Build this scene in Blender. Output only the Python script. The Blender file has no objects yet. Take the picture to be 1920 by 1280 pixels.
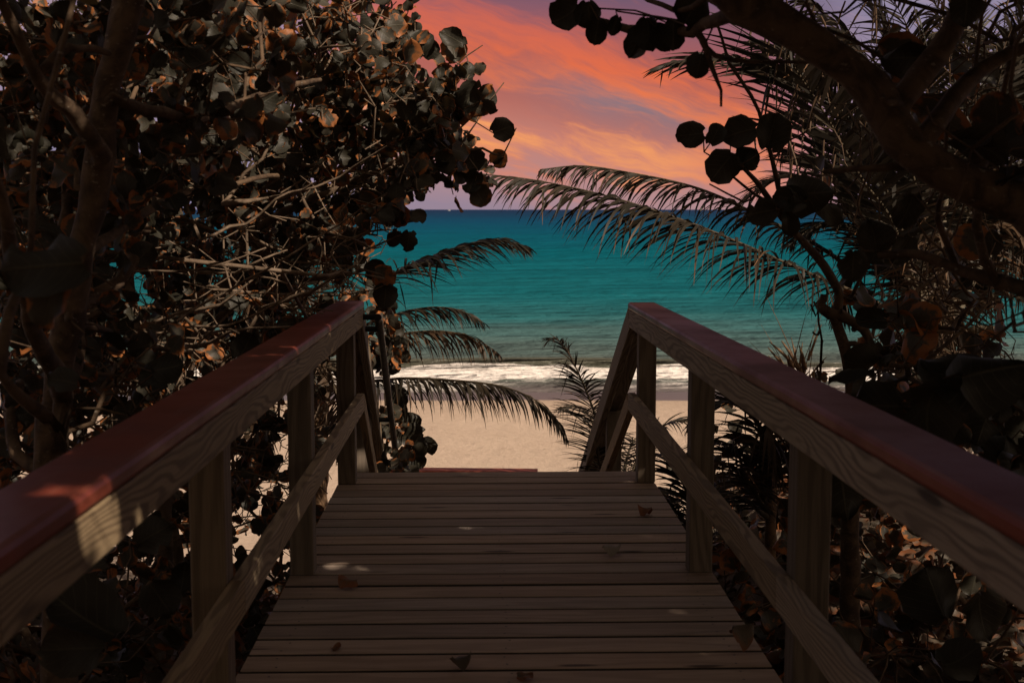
import bpy, bmesh, math, random
import numpy as np
from mathutils import Matrix, Vector, Euler

R = math.radians
SC = bpy.context.scene
COL = SC.collection
rng = np.random.default_rng(7)
random.seed(7)

# ------------------------------------------------------------------ camera
F_PX = 2340.0                       # focal length in photo pixels (1920 wide)
CAM = np.array((-0.075, 0.0, 1.376))
cam_d = bpy.data.cameras.new("camera")
cam_d.sensor_width = 36.0
cam_d.lens = F_PX / 1920 * 36
cam_d.clip_start = 0.05
cam_d.clip_end = 60000
cam_d.dof.use_dof = True
cam_d.dof.focus_distance = 7.5
cam_d.dof.aperture_fstop = 6.3
cam = bpy.data.objects.new("camera", cam_d)
cam.location = CAM
cam.rotation_euler = (R(90 - 6.03), 0, R(-1.396))
COL.objects.link(cam)
SC.camera = cam
RM = np.array(cam.rotation_euler.to_matrix())

# ------------------------------------------------------------------ view
SC.view_settings.view_transform = 'Standard'
SC.view_settings.look = 'None'
SC.view_settings.exposure = 0.0
SC.view_settings.gamma = 1.0
SC.cycles.use_denoising = True
SC.cycles.max_bounces = 6
SC.cycles.diffuse_bounces = 3
SC.cycles.glossy_bounces = 2
SC.cycles.transmission_bounces = 2
SC.cycles.sample_clamp_indirect = 4.0

# ------------------------------------------------------------------ sun
SUN_DIR = np.array((0.53, -0.52, 0.67)); SUN_DIR /= np.linalg.norm(SUN_DIR)
sun_d = bpy.data.lights.new("sun", 'SUN')
sun_d.energy = 4.2
sun_d.angle = R(0.5)
sun_d.color = (1.0, 0.84, 0.68)
sun = bpy.data.objects.new("sun", sun_d)
sun.rotation_euler = Vector(SUN_DIR).to_track_quat('Z', 'Y').to_euler()
sun.location = (20, -12, 25)
COL.objects.link(sun)


def lin(r, g, b):
    f = lambda c: (c / 255) / 12.92 if c / 255 <= 0.04045 else ((c / 255 + 0.055) / 1.055) ** 2.4
    return (f(r), f(g), f(b), 1.0)


class NT:
    """small node-tree helper"""
    def __init__(self, tree):
        self.t = tree
        tree.nodes.clear()

    def n(self, kind, ins=None, **props):
        nd = self.t.nodes.new(kind)
        for k, v in props.items():
            setattr(nd, k, v)
        for k, v in (ins or {}).items():
            s = nd.inputs[k]
            if isinstance(v, bpy.types.NodeSocket):
                self.t.links.new(v, s)
            else:
                s.default_value = v
        return nd

    def m(self, op, a, b=0.0, c=0.0, clamp=False):
        return self.n('ShaderNodeMath', {0: a, 1: b, 2: c}, operation=op, use_clamp=clamp).outputs[0]

    def ramp(self, fac, stops, interp='LINEAR'):
        nd = self.n('ShaderNodeValToRGB', {'Fac': fac})
        cr = nd.color_ramp
        cr.interpolation = interp
        while len(cr.elements) < len(stops):
            cr.elements.new(0.5)
        for e, (p, c) in zip(cr.elements, stops):
            e.position = p
            e.color = c if len(c) == 4 else (*c, 1)
        return nd.outputs['Color']

    def mix(self, fac, a, b, blend='MIX'):
        nd = self.n('ShaderNodeMix', data_type='RGBA', blend_type=blend)
        for idx, v in ((0, fac), (6, a), (7, b)):
            s = nd.inputs[idx]
            if isinstance(v, bpy.types.NodeSocket):
                self.t.links.new(v, s)
            else:
                s.default_value = v
        return nd.outputs[2]

    def smooth(self, x, lo, hi, a=0.0, b=1.0):
        return self.n('ShaderNodeMapRange', {0: x, 1: lo, 2: hi, 3: a, 4: b}, interpolation_type='SMOOTHSTEP').outputs[0]

    def noise(self, vec, scale, detail=3.0, rough=0.5, dist=0.0):
        return self.n('ShaderNodeTexNoise', {'Vector': vec, 'Scale': scale, 'Detail': detail, 'Roughness': rough, 'Distortion': dist}).outputs['Fac']

    def vec(self, x, y, z):
        return self.n('ShaderNodeCombineXYZ', {0: x, 1: y, 2: z}).outputs[0]


# ------------------------------------------------------------------ sky
world = bpy.data.worlds.new("World")
SC.world = world
world.use_nodes = True
N = NT(world.node_tree)
dirv = N.n('ShaderNodeTexCoord').outputs['Generated']
sep = N.n('ShaderNodeSeparateXYZ', {0: dirv})
dx, dy, dz = sep.outputs
az = N.m('ARCTAN2', dx, dy)
el = N.m('ARCSINE', dz)
# streak coordinates: s runs down to the right, t across the streaks
CA, SA = math.cos(R(-19)), math.sin(R(-19))
s_ = N.m('ADD', N.m('MULTIPLY', az, CA), N.m('MULTIPLY', el, SA))
t_ = N.m('SUBTRACT', N.m('MULTIPLY', el, CA), N.m('MULTIPLY', az, SA))
warp = N.noise(N.vec(N.m('MULTIPLY', s_, 9.0), N.m('MULTIPLY', t_, 16.0), 3.1), 1.0, 3.0, 0.55)
wv = N.m('SUBTRACT', warp, 0.5)
tw = N.m('ADD', t_, N.m('MULTIPLY', wv, 0.045))
big = N.noise(N.vec(N.m('MULTIPLY', s_, 7.0), N.m('MULTIPLY', tw, 34.0), 0.7), 1.0, 5.0, 0.55)
fine = N.noise(N.vec(N.m('MULTIPLY', s_, 26.0), N.m('MULTIPLY', tw, 150.0), 5.0), 1.0, 5.0, 0.62)
elw = N.m('ADD', el, N.m('ADD', N.m('MULTIPLY', N.m('SUBTRACT', big, 0.5), 0.03), N.m('MULTIPLY', az, 0.12)))
base = N.ramp(N.m('DIVIDE', elw, 0.20), [
    (0.0, lin(150, 131, 148)), (0.13, lin(178, 138, 140)), (0.28, lin(194, 130, 118)), (0.45, lin(184, 104, 90)),
    (0.62, lin(170, 94, 88)), (0.76, lin(144, 92, 102)), (0.90, lin(112, 88, 110)), (1.0, lin(98, 84, 110))])
wisp = N.noise(N.vec(N.m('MULTIPLY', s_, 13.0), N.m('MULTIPLY', tw, 85.0), 9.0), 1.0, 6.0, 0.66, 0.4)
cl = N.m('ADD', big, N.m('ADD', N.m('MULTIPLY', N.m('SUBTRACT', fine, 0.5), 0.34), N.m('MULTIPLY', N.m('SUBTRACT', wisp, 0.5), 0.75)))
# grey gap between the cloud banks
gx = N.m('DIVIDE', N.m('SUBTRACT', az, 0.125), 0.085)
gt = N.m('DIVIDE', N.m('SUBTRACT', N.m('ADD', el, N.m('ADD', N.m('MULTIPLY', az, 0.25), N.m('MULTIPLY', wv, 0.04))), 0.108), 0.020)
gap = N.m('EXPONENT', N.m('MULTIPLY', N.m('ADD', N.m('MULTIPLY', gx, gx), N.m('MULTIPLY', gt, gt)), -1.0))
base = N.mix(N.m('MULTIPLY', gap, 0.95, clamp=True), base, lin(138, 117, 126))
# salmon bank
b1 = N.m('DIVIDE', N.m('SUBTRACT', N.m('ADD', el, N.m('ADD', N.m('MULTIPLY', az, 0.31), N.m('MULTIPLY', wv, 0.06))), 0.134), 0.030)
b1 = N.m('EXPONENT', N.m('MULTIPLY', N.m('MULTIPLY', b1, b1), -1.0))
salm = N.smooth(N.m('ADD', N.m('MULTIPLY', b1, 0.36), cl), 0.54, 1.02)
col = N.mix(N.m('MULTIPLY', salm, 0.95), base, N.ramp(N.m('DIVIDE', elw, 0.2), [(0.4, lin(238, 132, 82)), (0.62, lin(228, 110, 72)), (0.82, lin(194, 98, 88))]))
# the bright orange belt lower down
b2 = N.m('DIVIDE', N.m('SUBTRACT', N.m('ADD', el, N.m('ADD', N.m('MULTIPLY', az, 0.23), N.m('MULTIPLY', wv, 0.05))), 0.067), 0.019)
b2 = N.m('EXPONENT', N.m('MULTIPLY', N.m('MULTIPLY', b2, b2), -1.0))
glow = N.smooth(N.m('ADD', N.m('MULTIPLY', b2, 0.35), N.m('MULTIPLY', cl, 0.6)), 0.42, 0.80)
col = N.mix(N.m('MULTIPLY', glow, 0.7), col, lin(226, 124, 98))
org = N.smooth(N.m('ADD', N.m('MULTIPLY', b2, 0.45), cl), 0.72, 1.10)
col = N.mix(N.m('MULTIPLY', org, N.smooth(az, 0.11, 0.20, 0.95, 0.25)), col, lin(246, 162, 100))
# the colour is only round the middle; to the sides the sky is a cool lavender
away = N.smooth(N.m('ABSOLUTE', N.m('SUBTRACT', N.m('ADD', az, N.m('MULTIPLY', wv, 0.06)), 0.07)), 0.13, 0.24)
col = N.mix(N.m('MULTIPLY', away, 0.85), col, N.mix(cl, lin(120, 114, 148), lin(170, 158, 180)))
# higher sky: pale daylight
nish = N.n('ShaderNodeTexSky', sky_type='NISHITA', sun_disc=False, sun_elevation=math.asin(SUN_DIR[2]),
           sun_rotation=math.atan2(SUN_DIR[0], SUN_DIR[1]), dust_density=3.0)
hs = N.n('ShaderNodeHueSaturation', {'Saturation': 0.35, 'Color': nish.outputs[0]})
nsc = N.mix(1.0, hs.outputs[0], (0.056, 0.0425, 0.0310, 1), 'MULTIPLY')
front = N.m('MULTIPLY', N.smooth(el, 0.24, 0.50, 1.0, 0.0), N.smooth(dy, -0.2, 0.3))
col = N.mix(front, nsc, col)
# below the horizon
col = N.mix(N.smooth(el, -0.02, -0.001, 1.0, 0.0), col, (0.03, 0.035, 0.04, 1))
bg = N.n('ShaderNodeBackground', {'Color': col, 'Strength': 1.0})
N.t.links.new(bg.outputs[0], N.n('ShaderNodeOutputWorld').inputs[0])


# ------------------------------------------------------------------ helpers
def at(px, py, Y):
    """point on the ray through photo pixel (px,py) at world depth Y"""
    px = np.asarray(px, float); py = np.asarray(py, float); Y = np.asarray(Y, float)
    d = np.stack([(px - 960) / F_PX, -(py - 640) / F_PX, -np.ones_like(px + py)], -1)
    d = d @ RM.T
    t = (Y - CAM[1]) / d[..., 1]
    return CAM + d * t[..., None]


def pixel_of(p):
    q = (np.asarray(p) - CAM) @ RM
    return np.stack([960 + F_PX * q[..., 0] / -q[..., 2], 640 - F_PX * q[..., 1] / -q[..., 2]], -1)


def px2m(px, Y):
    return px * Y / F_PX


def tag(o, label=None, cat=None, group=None, kind=None):
    if label: o['label'] = label
    if cat: o['category'] = cat
    if group: o['group'] = group
    if kind: o['kind'] = kind
    return o


def empty(name, loc=(0, 0, 0)):
    o = bpy.data.objects.new(name, None)
    o.empty_display_size = 0.2
    o.location = loc
    COL.objects.link(o)
    return o


def link_mesh(name, me, mats, parent=None):
    for m in (mats if isinstance(mats, (list, tuple)) else [mats]):
        me.materials.append(m)
    o = bpy.data.objects.new(name, me)
    COL.objects.link(o)
    if parent is not None:
        o.parent = parent
        o.matrix_parent_inverse = Matrix.Translation(-Vector(parent.location))
    return o


class MB:
    """collects arrays of vertices / quads / attributes; builds one mesh"""
    def __init__(self):
        self.V, self.Fq, self.A, self.UV, self.MI, self.n = [], [], [], [], [], 0

    def add(self, v, f, attr=0.0, uv=None, mi=0):
        v = np.asarray(v, float); f = np.asarray(f, int)
        self.V.append(v)
        self.Fq.append(f + self.n)
        self.A.append(np.full(len(v), attr) if np.isscalar(attr) else np.asarray(attr, float))
        self.UV.append(np.zeros((len(v), 2)) if uv is None else np.asarray(uv, float))
        self.MI.append(np.full(len(f), mi, int))
        self.n += len(v)

    def tube(self, P, r, k=6, attr=0.0, mi=0, cap=True):
        P = np.asarray(P, float)
        n = len(P)
        if n < 2: return
        r = np.full(n, r) if np.isscalar(r) else np.asarray(r, float)
        T = np.gradient(P, axis=0)
        T /= np.linalg.norm(T, axis=1)[:, None] + 1e-9
        ref = np.array((0.31, 0.95, 0.05)) if abs(T[0] @ np.array((0.31, 0.95, 0.05))) < 0.85 else np.array((0.9, 0.1, 0.4))
        A_ = np.cross(T, ref); A_ /= np.linalg.norm(A_, axis=1)[:, None] + 1e-9
        B_ = np.cross(T, A_)
        a = np.arange(k) * 2 * np.pi / k
        V = P[:, None] + r[:, None, None] * (np.cos(a)[None, :, None] * A_[:, None] + np.sin(a)[None, :, None] * B_[:, None])
        i = np.arange(n - 1)[:, None] * k; j = np.arange(k)[None]; j2 = (j + 1) % k
        F = np.stack([i + j, i + j2, i + k + j2, i + k + j], -1).reshape(-1, 4)
        L = np.concatenate([[0], np.cumsum(np.linalg.norm(np.diff(P, axis=0), axis=1))])
        uv = np.stack([np.tile(np.arange(k) / k, n), np.repeat(L, k)], -1)
        self.add(V.reshape(-1, 3), F, attr, uv, mi)
        if cap and k >= 6:
            for row, rev in ((0, True), (n - 1, False)):
                ring = V[row]; c = P[row]
                vv = np.vstack([ring, c[None]])
                ff = [[q, (q + 1) % k, k, k] for q in range(k)]
                ff = np.array(ff)[:, ::-1] if rev else np.array(ff)
                self.add(vv, ff, attr, None, mi)

    def build(self, name, mats, parent=None, smooth=True):
        V = np.vstack(self.V); Fq = np.vstack(self.Fq)
        tri = Fq[:, 2] == Fq[:, 3]
        tri2 = Fq[:, 0] == Fq[:, 1]
        MI = np.concatenate(self.MI)
        cnt = np.where(tri | tri2, 3, 4)
        loops = []
        idx = np.ones(Fq.shape, bool)
        idx[tri, 3] = False
        idx[tri2 & ~tri, 0] = False
        loops = Fq[idx]
        me = bpy.data.meshes.new(name)
        me.vertices.add(len(V)); me.vertices.foreach_set('co', V.ravel().astype(np.float32))
        me.loops.add(len(loops)); me.loops.foreach_set('vertex_index', loops.astype(np.int32))
        me.polygons.add(len(Fq))
        st = np.concatenate([[0], np.cumsum(cnt)[:-1]])
        me.polygons.foreach_set('loop_start', st.astype(np.int32))
        me.polygons.foreach_set('material_index', MI.astype(np.int32))
        me.update(calc_edges=True)
        me.polygons.foreach_set('use_smooth', np.full(len(Fq), smooth))
        at_ = me.attributes.new('tint', 'FLOAT', 'POINT')
        at_.data.foreach_set('value', np.concatenate(self.A).astype(np.float32))
        uvl = me.uv_layers.new(name='UVMap')
        uvl.data.foreach_set('uv', np.vstack(self.UV)[loops].ravel().astype(np.float32))
        me.validate()
        return link_mesh(name, me, mats, parent)


def catmull(P, step):
    P = np.asarray(P, float)
    Q = np.vstack([2 * P[0] - P[1], P, 2 * P[-1] - P[-2]])
    out = []
    for i in range(1, len(Q) - 2):
        n = max(2, int(np.linalg.norm(Q[i + 1][:3] - Q[i][:3]) / step))
        t = np.linspace(0, 1, n, endpoint=False)[:, None]
        p0, p1, p2, p3 = Q[i - 1], Q[i], Q[i + 1], Q[i + 2]
        out.append(0.5 * ((2 * p1) + (-p0 + p2) * t + (2 * p0 - 5 * p1 + 4 * p2 - p3) * t ** 2 + (-p0 + 3 * p1 - 3 * p2 + p3) * t ** 3))
    out.append(P[-1:])
    return np.vstack(out)


def in_poly(px, py, poly):
    poly = np.asarray(poly, float)
    ins = np.zeros(len(px), bool)
    j = len(poly) - 1
    for i in range(len(poly)):
        xi, yi = poly[i]; xj, yj = poly[j]
        c = ((yi > py) != (yj > py)) & (px < (xj - xi) * (py - yi) / (yj - yi + 1e-9) + xi)
        ins ^= c
        j = i
    return ins


def sample_poly(poly, n):
    poly = np.asarray(poly, float)
    lo, hi = poly.min(0), poly.max(0)
    out = np.zeros((0, 2))
    while len(out) < n:
        p = lo + rng.random((n * 2, 2)) * (hi - lo)
        out = np.vstack([out, p[in_poly(p[:, 0], p[:, 1], poly)]])
    return out[:n]


# ------------------------------------------------------------------ materials
def new_mat(name):
    m = bpy.data.materials.new(name)
    m.use_nodes = True
    return m, NT(m.node_tree)


def finish(N, shader):
    N.t.links.new(shader, N.n('ShaderNodeOutputMaterial').inputs[0])


def attr(N, name):
    return N.n('ShaderNodeAttribute', attribute_name=name)


def wood_mat(name, light, dark, rough=0.72, band=55.0, rmix=0.55):
    m, N = new_mat(name)
    g = attr(N, 'grain').outputs['Vector']        # metres: along, across, across; offset per board
    s = N.n('ShaderNodeSeparateXYZ', {0: g})
    a, u, v = s.outputs
    wob = N.noise(N.vec(N.m('MULTIPLY', a, 1.6), N.m('MULTIPLY', u, 9.0), N.m('MULTIPLY', v, 9.0)), 1.0, 2.0, 0.5)
    wob2 = N.noise(N.vec(N.m('MULTIPLY', a, 0.8), 0.3, N.m('MULTIPLY', v, 3.0)), 1.0, 1.0, 0.5)
    uu = N.m('ADD', u, N.m('MULTIPLY', N.m('SUBTRACT', wob2, 0.5), 0.16))
    rad = N.m('SQRT', N.m('ADD', N.m('MULTIPLY', uu, uu), N.m('MULTIPLY', N.m('ADD', v, 0.02), N.m('ADD', v, 0.02))))
    rad = N.m('ADD', rad, N.m('MULTIPLY', wob, 0.11))
    rings = N.m('SINE', N.m('MULTIPLY', rad, band * 6.283))
    rings = N.smooth(rings, -0.5, 1.0)
    fib = N.noise(N.vec(N.m('MULTIPLY', a, 7.0), N.m('MULTIPLY', u, 260.0), N.m('MULTIPLY', v, 260.0)), 1.0, 3.0, 0.6)
    blot = N.noise(N.vec(N.m('MULTIPLY', a, 2.2), N.m('MULTIPLY', u, 7.0), N.m('MULTIPLY', v, 7.0)), 1.0, 3.0, 0.6)
    c = N.mix(N.m('MULTIPLY', rings, rmix), light, dark)
    c = N.mix(N.smooth(fib, 0.45, 0.75, 0.0, 0.42), c, tuple(x * 0.55 for x in dark[:3]) + (1,))
    c = N.mix(N.smooth(blot, 0.4, 0.75, 0.0, 0.5), c, tuple(x * 0.62 for x in light[:3]) + (1,))
    knot = N.n('ShaderNodeTexVoronoi', {'Vector': N.vec(N.m('MULTIPLY', a, 1.7), N.m('MULTIPLY', u, 10.0), N.m('MULTIPLY', v, 10.0)), 'Scale': 1.0})
    c = N.mix(N.smooth(knot.outputs['Distance'], 0.07, 0.14, 0.85, 0.0), c, (0.035, 0.02, 0.012, 1))
    tint = attr(N, 'tint').outputs['Fac']
    hs = N.n('ShaderNodeHueSaturation', {'Color': c, 'Value': N.m('ADD', 0.78, N.m('MULTIPLY', tint, 0.44)),
                                         'Saturation': N.m('SUBTRACT', 1.1, N.m('MULTIPLY', N.m('FRACT', N.m('MULTIPLY', tint, 7.3)), 0.45))})
    bump = N.n('ShaderNodeBump', {'Height': N.m('ADD', fib, N.m('MULTIPLY', rings, 0.25)), 'Strength': 0.35, 'Distance': 0.002})
    b = N.n('ShaderNodeBsdfPrincipled', {'Base Color': hs.outputs[0], 'Roughness': N.m('ADD', rough - 0.1, N.m('MULTIPLY', fib, 0.25)), 'Normal': bump.outputs[0], 'Specular IOR Level': 0.35})
    finish(N, b.outputs[0])
    return m


M_deck = wood_mat('deck_wood', (0.400, 0.292, 0.215, 1), (0.205, 0.142, 0.098, 1), 0.62, 26, 0.4)
M_post = wood_mat('post_wood', (0.215, 0.145, 0.082, 1), (0.078, 0.049, 0.027, 1), 0.75, 30, 0.5)
M_rail = wood_mat('rail_wood', (0.385, 0.275, 0.155, 1), (0.140, 0.090, 0.049, 1), 0.72, 78, 0.75)


def paint_mat():
    m, N = new_mat('red_brown_paint')
    P = N.n('ShaderNodeTexCoord').outputs['Object']
    n1 = N.noise(P, 3.0, 4, 0.6)
    n2 = N.noise(N.n('ShaderNodeMapping', {'Vector': P, 'Scale': (60, 4, 60)}).outputs[0], 1.0, 3, 0.6)
    c = N.mix(N.smooth(n1, 0.35, 0.7), (0.240, 0.050, 0.028, 1), (0.165, 0.040, 0.025, 1))
    c = N.mix(N.smooth(n2, 0.52, 0.80, 0.0, 0.5), c, (0.25, 0.10, 0.065, 1))
    bump = N.n('ShaderNodeBump', {'Height': n2, 'Strength': 0.12, 'Distance': 0.002})
    b = N.n('ShaderNodeBsdfPrincipled', {'Base Color': c, 'Roughness': N.smooth(n1, 0.3, 0.7, 0.38, 0.55), 'Normal': bump.outputs[0], 'Specular IOR Level': 0.28})
    finish(N, b.outputs[0])
    return m


M_paint = paint_mat()


def bark_mat(name, c1, c2, scale=1.0):
    m, N = new_mat(name)
    P = N.n('ShaderNodeTexCoord').outputs['Object']
    n1 = N.noise(P, 14 * scale, 5, 0.65, 0.6)
    n2 = N.noise(N.n('ShaderNodeMapping', {'Vector': P, 'Scale': (40, 40, 90)}).outputs[0], scale, 4, 0.6)
    c = N.mix(N.smooth(n1, 0.36, 0.66), c1, c2)
    c = N.mix(N.smooth(n2, 0.62, 0.72, 0.0, 0.7), c, (0.34, 0.29, 0.23, 1))
    bump = N.n('ShaderNodeBump', {'Height': N.m('ADD', n1, N.m('MULTIPLY', n2, 0.5)), 'Strength': 0.6, 'Distance': 0.008})
    b = N.n('ShaderNodeBsdfPrincipled', {'Base Color': c, 'Roughness': 0.82, 'Normal': bump.outputs[0], 'Specular IOR Level': 0.25})
    finish(N, b.outputs[0])
    return m


M_bark = bark_mat('grey_brown_bark', (0.150, 0.096, 0.058, 1), (0.060, 0.038, 0.025, 1))
M_bark_pale = bark_mat('pale_bark', (0.245, 0.175, 0.122, 1), (0.115, 0.078, 0.050, 1))


def leaf_mat(name, greens, dry, dry_lo, dry_hi):
    m, N = new_mat(name)
    tint = attr(N, 'tint').outputs['Fac']
    uv = N.n('ShaderNodeUVMap').outputs[0]
    s = N.n('ShaderNodeSeparateXYZ', {0: uv})
    lx = N.m('ABSOLUTE', s.outputs[0]); lv = s.outputs[1]
    r2 = N.m('FRACT', N.m('MULTIPLY', tint, 37.7))
    off = N.m('MULTIPLY', tint, 91.0)
    n1 = N.noise(N.vec(N.m('MULTIPLY', s.outputs[0], 1.3), N.m('MULTIPLY', lv, 2.6), off), 1.0, 3, 0.6)
    edge = N.m('MAXIMUM', lx, N.m('MULTIPLY', N.m('SUBTRACT', lv, 0.45), 1.8))
    base = N.mix(r2, greens[0], greens[1])
    # veins: midrib and side ribs
    ph = N.m('SUBTRACT', N.m('MULTIPLY', lv, 6.0), N.m('MULTIPLY', lx, 2.2))
    rib = N.m('ABSOLUTE', N.m('SUBTRACT', N.m('FRACT', ph), 0.5))
    vein = N.m('MAXIMUM', N.smooth(lx, 0.015, 0.06, 1.0, 0.0), N.smooth(rib, 0.0, 0.07, 0.75, 0.0))
    base = N.mix(N.m('MULTIPLY', vein, 0.45), base, (0.12, 0.11, 0.07, 1))
    dryf = N.m('ADD', N.m('ADD', N.m('MULTIPLY', r2, 0.42), N.m('MULTIPLY', n1, 0.80)), N.m('MULTIPLY', edge, 0.30))
    dryf = N.smooth(dryf, dry_lo, dry_hi)
    dc = N.mix(n1, dry[0], dry[1])
    c = N.mix(dryf, base, dc)
    spots = N.noise(N.vec(N.m('MULTIPLY', s.outputs[0], 6.0), N.m('MULTIPLY', lv, 12.0), off), 1.0, 2, 0.5)
    c = N.mix(N.smooth(spots, 0.66, 0.74, 0.0, 0.6), c, (0.03, 0.02, 0.014, 1))
    bump = N.n('ShaderNodeBump', {'Height': N.m('ADD', vein, N.m('MULTIPLY', spots, 0.5)), 'Strength': 0.3, 'Distance': 0.003})
    b = N.n('ShaderNodeBsdfPrincipled', {'Base Color': c, 'Roughness': 0.5, 'Normal': bump.outputs[0], 'Specular IOR Level': 0.3})
    tr = N.n('ShaderNodeBsdfTranslucent', {'Color': N.mix(0.5, c, (0.16, 0.08, 0.02, 1))})
    mx = N.n('ShaderNodeMixShader', {0: 0.10, 1: b.outputs[0], 2: tr.outputs[0]})
    finish(N, mx.outputs[0])
    return m


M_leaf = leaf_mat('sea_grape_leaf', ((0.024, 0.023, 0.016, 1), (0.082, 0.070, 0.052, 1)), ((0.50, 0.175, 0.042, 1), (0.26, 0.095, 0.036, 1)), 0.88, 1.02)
M_pale = leaf_mat('bleached_leaf', ((0.30, 0.25, 0.20, 1), (0.36, 0.31, 0.25, 1)), ((0.20, 0.14, 0.10, 1), (0.25, 0.19, 0.14, 1)), 0.8, 1.1)
M_litter = leaf_mat('fallen_leaf', ((0.075, 0.060, 0.044, 1), (0.15, 0.105, 0.072, 1)), ((0.34, 0.115, 0.035, 1), (0.13, 0.055, 0.032, 1)), 0.72, 1.02)


def frond_mat(name, c1, c2, c3):
    m, N = new_mat(name)
    tint = attr(N, 'tint').outputs['Fac']
    s = N.n('ShaderNodeSeparateXYZ', {0: N.n('ShaderNodeUVMap').outputs[0]})
    n1 = N.noise(N.vec(N.m('MULTIPLY', s.outputs[0], 2.0), N.m('MULTIPLY', s.outputs[1], 3.0), N.m('MULTIPLY', tint, 50)), 1.0, 3, 0.6)
    c = N.mix(tint, c1, c2)
    f = N.smooth(N.m('ADD', N.m('ADD', N.m('MULTIPLY', s.outputs[1], 0.35), N.m('MULTIPLY', n1, 0.6)), N.m('MULTIPLY', tint, 0.35)), 0.80, 1.08)
    c = N.mix(f, c, c3)
    b = N.n('ShaderNodeBsdfPrincipled', {'Base Color': c, 'Roughness': 0.55, 'Specular IOR Level': 0.3})
    tr = N.n('ShaderNodeBsdfTranslucent', {'Color': c})
    mx = N.n('ShaderNodeMixShader', {0: 0.12, 1: b.outputs[0], 2: tr.outputs[0]})
    finish(N, mx.outputs[0])
    return m


M_frond = frond_mat('palm_leaflet', (0.018, 0.016, 0.011, 1), (0.045, 0.033, 0.021, 1), (0.24, 0.11, 0.045, 1))
M_frond_dry = frond_mat('dry_palm_leaflet', (0.050, 0.032, 0.019, 1), (0.120, 0.070, 0.038, 1), (0.26, 0.12, 0.045, 1))
M_petiole = bark_mat('palm_petiole', (0.095, 0.072, 0.045, 1), (0.05, 0.037, 0.023, 1), 0.6)
M_stalk = bark_mat('palm_stalk', (0.24, 0.205, 0.15, 1), (0.15, 0.12, 0.08, 1), 0.6)
M_fibre = bark_mat('palm_fibre', (0.22, 0.13, 0.07, 1), (0.10, 0.06, 0.035, 1), 1.6)


def metal_mat():
    m, N = new_mat('dark_bronze_metal')
    n = N.noise(N.n('ShaderNodeTexCoord').outputs['Object'], 25, 3, 0.6)
    b = N.n('ShaderNodeBsdfPrincipled', {'Base Color': (0.022, 0.019, 0.018, 1), 'Metallic': 0.2, 'Roughness': N.smooth(n, 0.3, 0.7, 0.32, 0.48)})
    finish(N, b.outputs[0])
    return m


M_metal = metal_mat()


def simple_mat(name, c, rough=0.6):
    m, N = new_mat(name)
    n = N.noise(N.n('ShaderNodeTexCoord').outputs['Object'], 6, 3, 0.6)
    cc = N.mix(n, tuple(x * 0.8 for x in c[:3]) + (1,), c)
    finish(N, N.n('ShaderNodeBsdfPrincipled', {'Base Color': cc, 'Roughness': rough}).outputs[0])
    return m


# ------------------------------------------------------------------ ground and sea
SEA_Z = -3.7


def ground_z(x, y):
    x = np.asarray(x, float); y = np.asarray(y, float)
    z = np.interp(y, [-30, 2.0, 5.0, 8.0, 12.0, 17.0, 25.0, 31.0, 34.5, 40.0, 60.0],
                  [-0.3, -0.80, -1.15, -1.75, -2.45, -2.80, -3.15, -3.45, -3.70, -4.3, -7.0])
    zr = np.interp(y, [-30, 5, 9.5, 12.5, 18, 25, 31, 34.5, 40, 60], [-0.3, -0.75, -0.85, -1.9, -2.75, -3.15, -3.45, -3.70, -4.3, -7.0])
    zl = np.interp(y, [-30, 4, 7.2, 10.0, 17, 25, 31, 34.5, 40, 60], [-0.3, -0.75, -0.9, -2.0, -2.80, -3.15, -3.45, -3.70, -4.3, -7.0])
    sr = np.clip((x - 1.1) / 0.8, 0, 1); sl = np.clip((-x - 0.95) / 0.4, 0, 1)
    z = z * (1 - sr - sl) + zr * sr + zl * sl
    near = np.clip((16 - y) / 8, 0, 1)
    z = z + near * (0.10 * np.sin(x * 0.9 + 1) + 0.08 * np.sin(x * 0.53 + y * 0.8) + 0.10 * np.clip(np.abs(x) - 1.5, 0, 3))
    z = z + np.clip((30 - y) / 20, 0, 1) * 0.012 * (np.sin(x * 7 + y * 3) + np.sin(y * 9 - x * 4))
    return z


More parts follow.
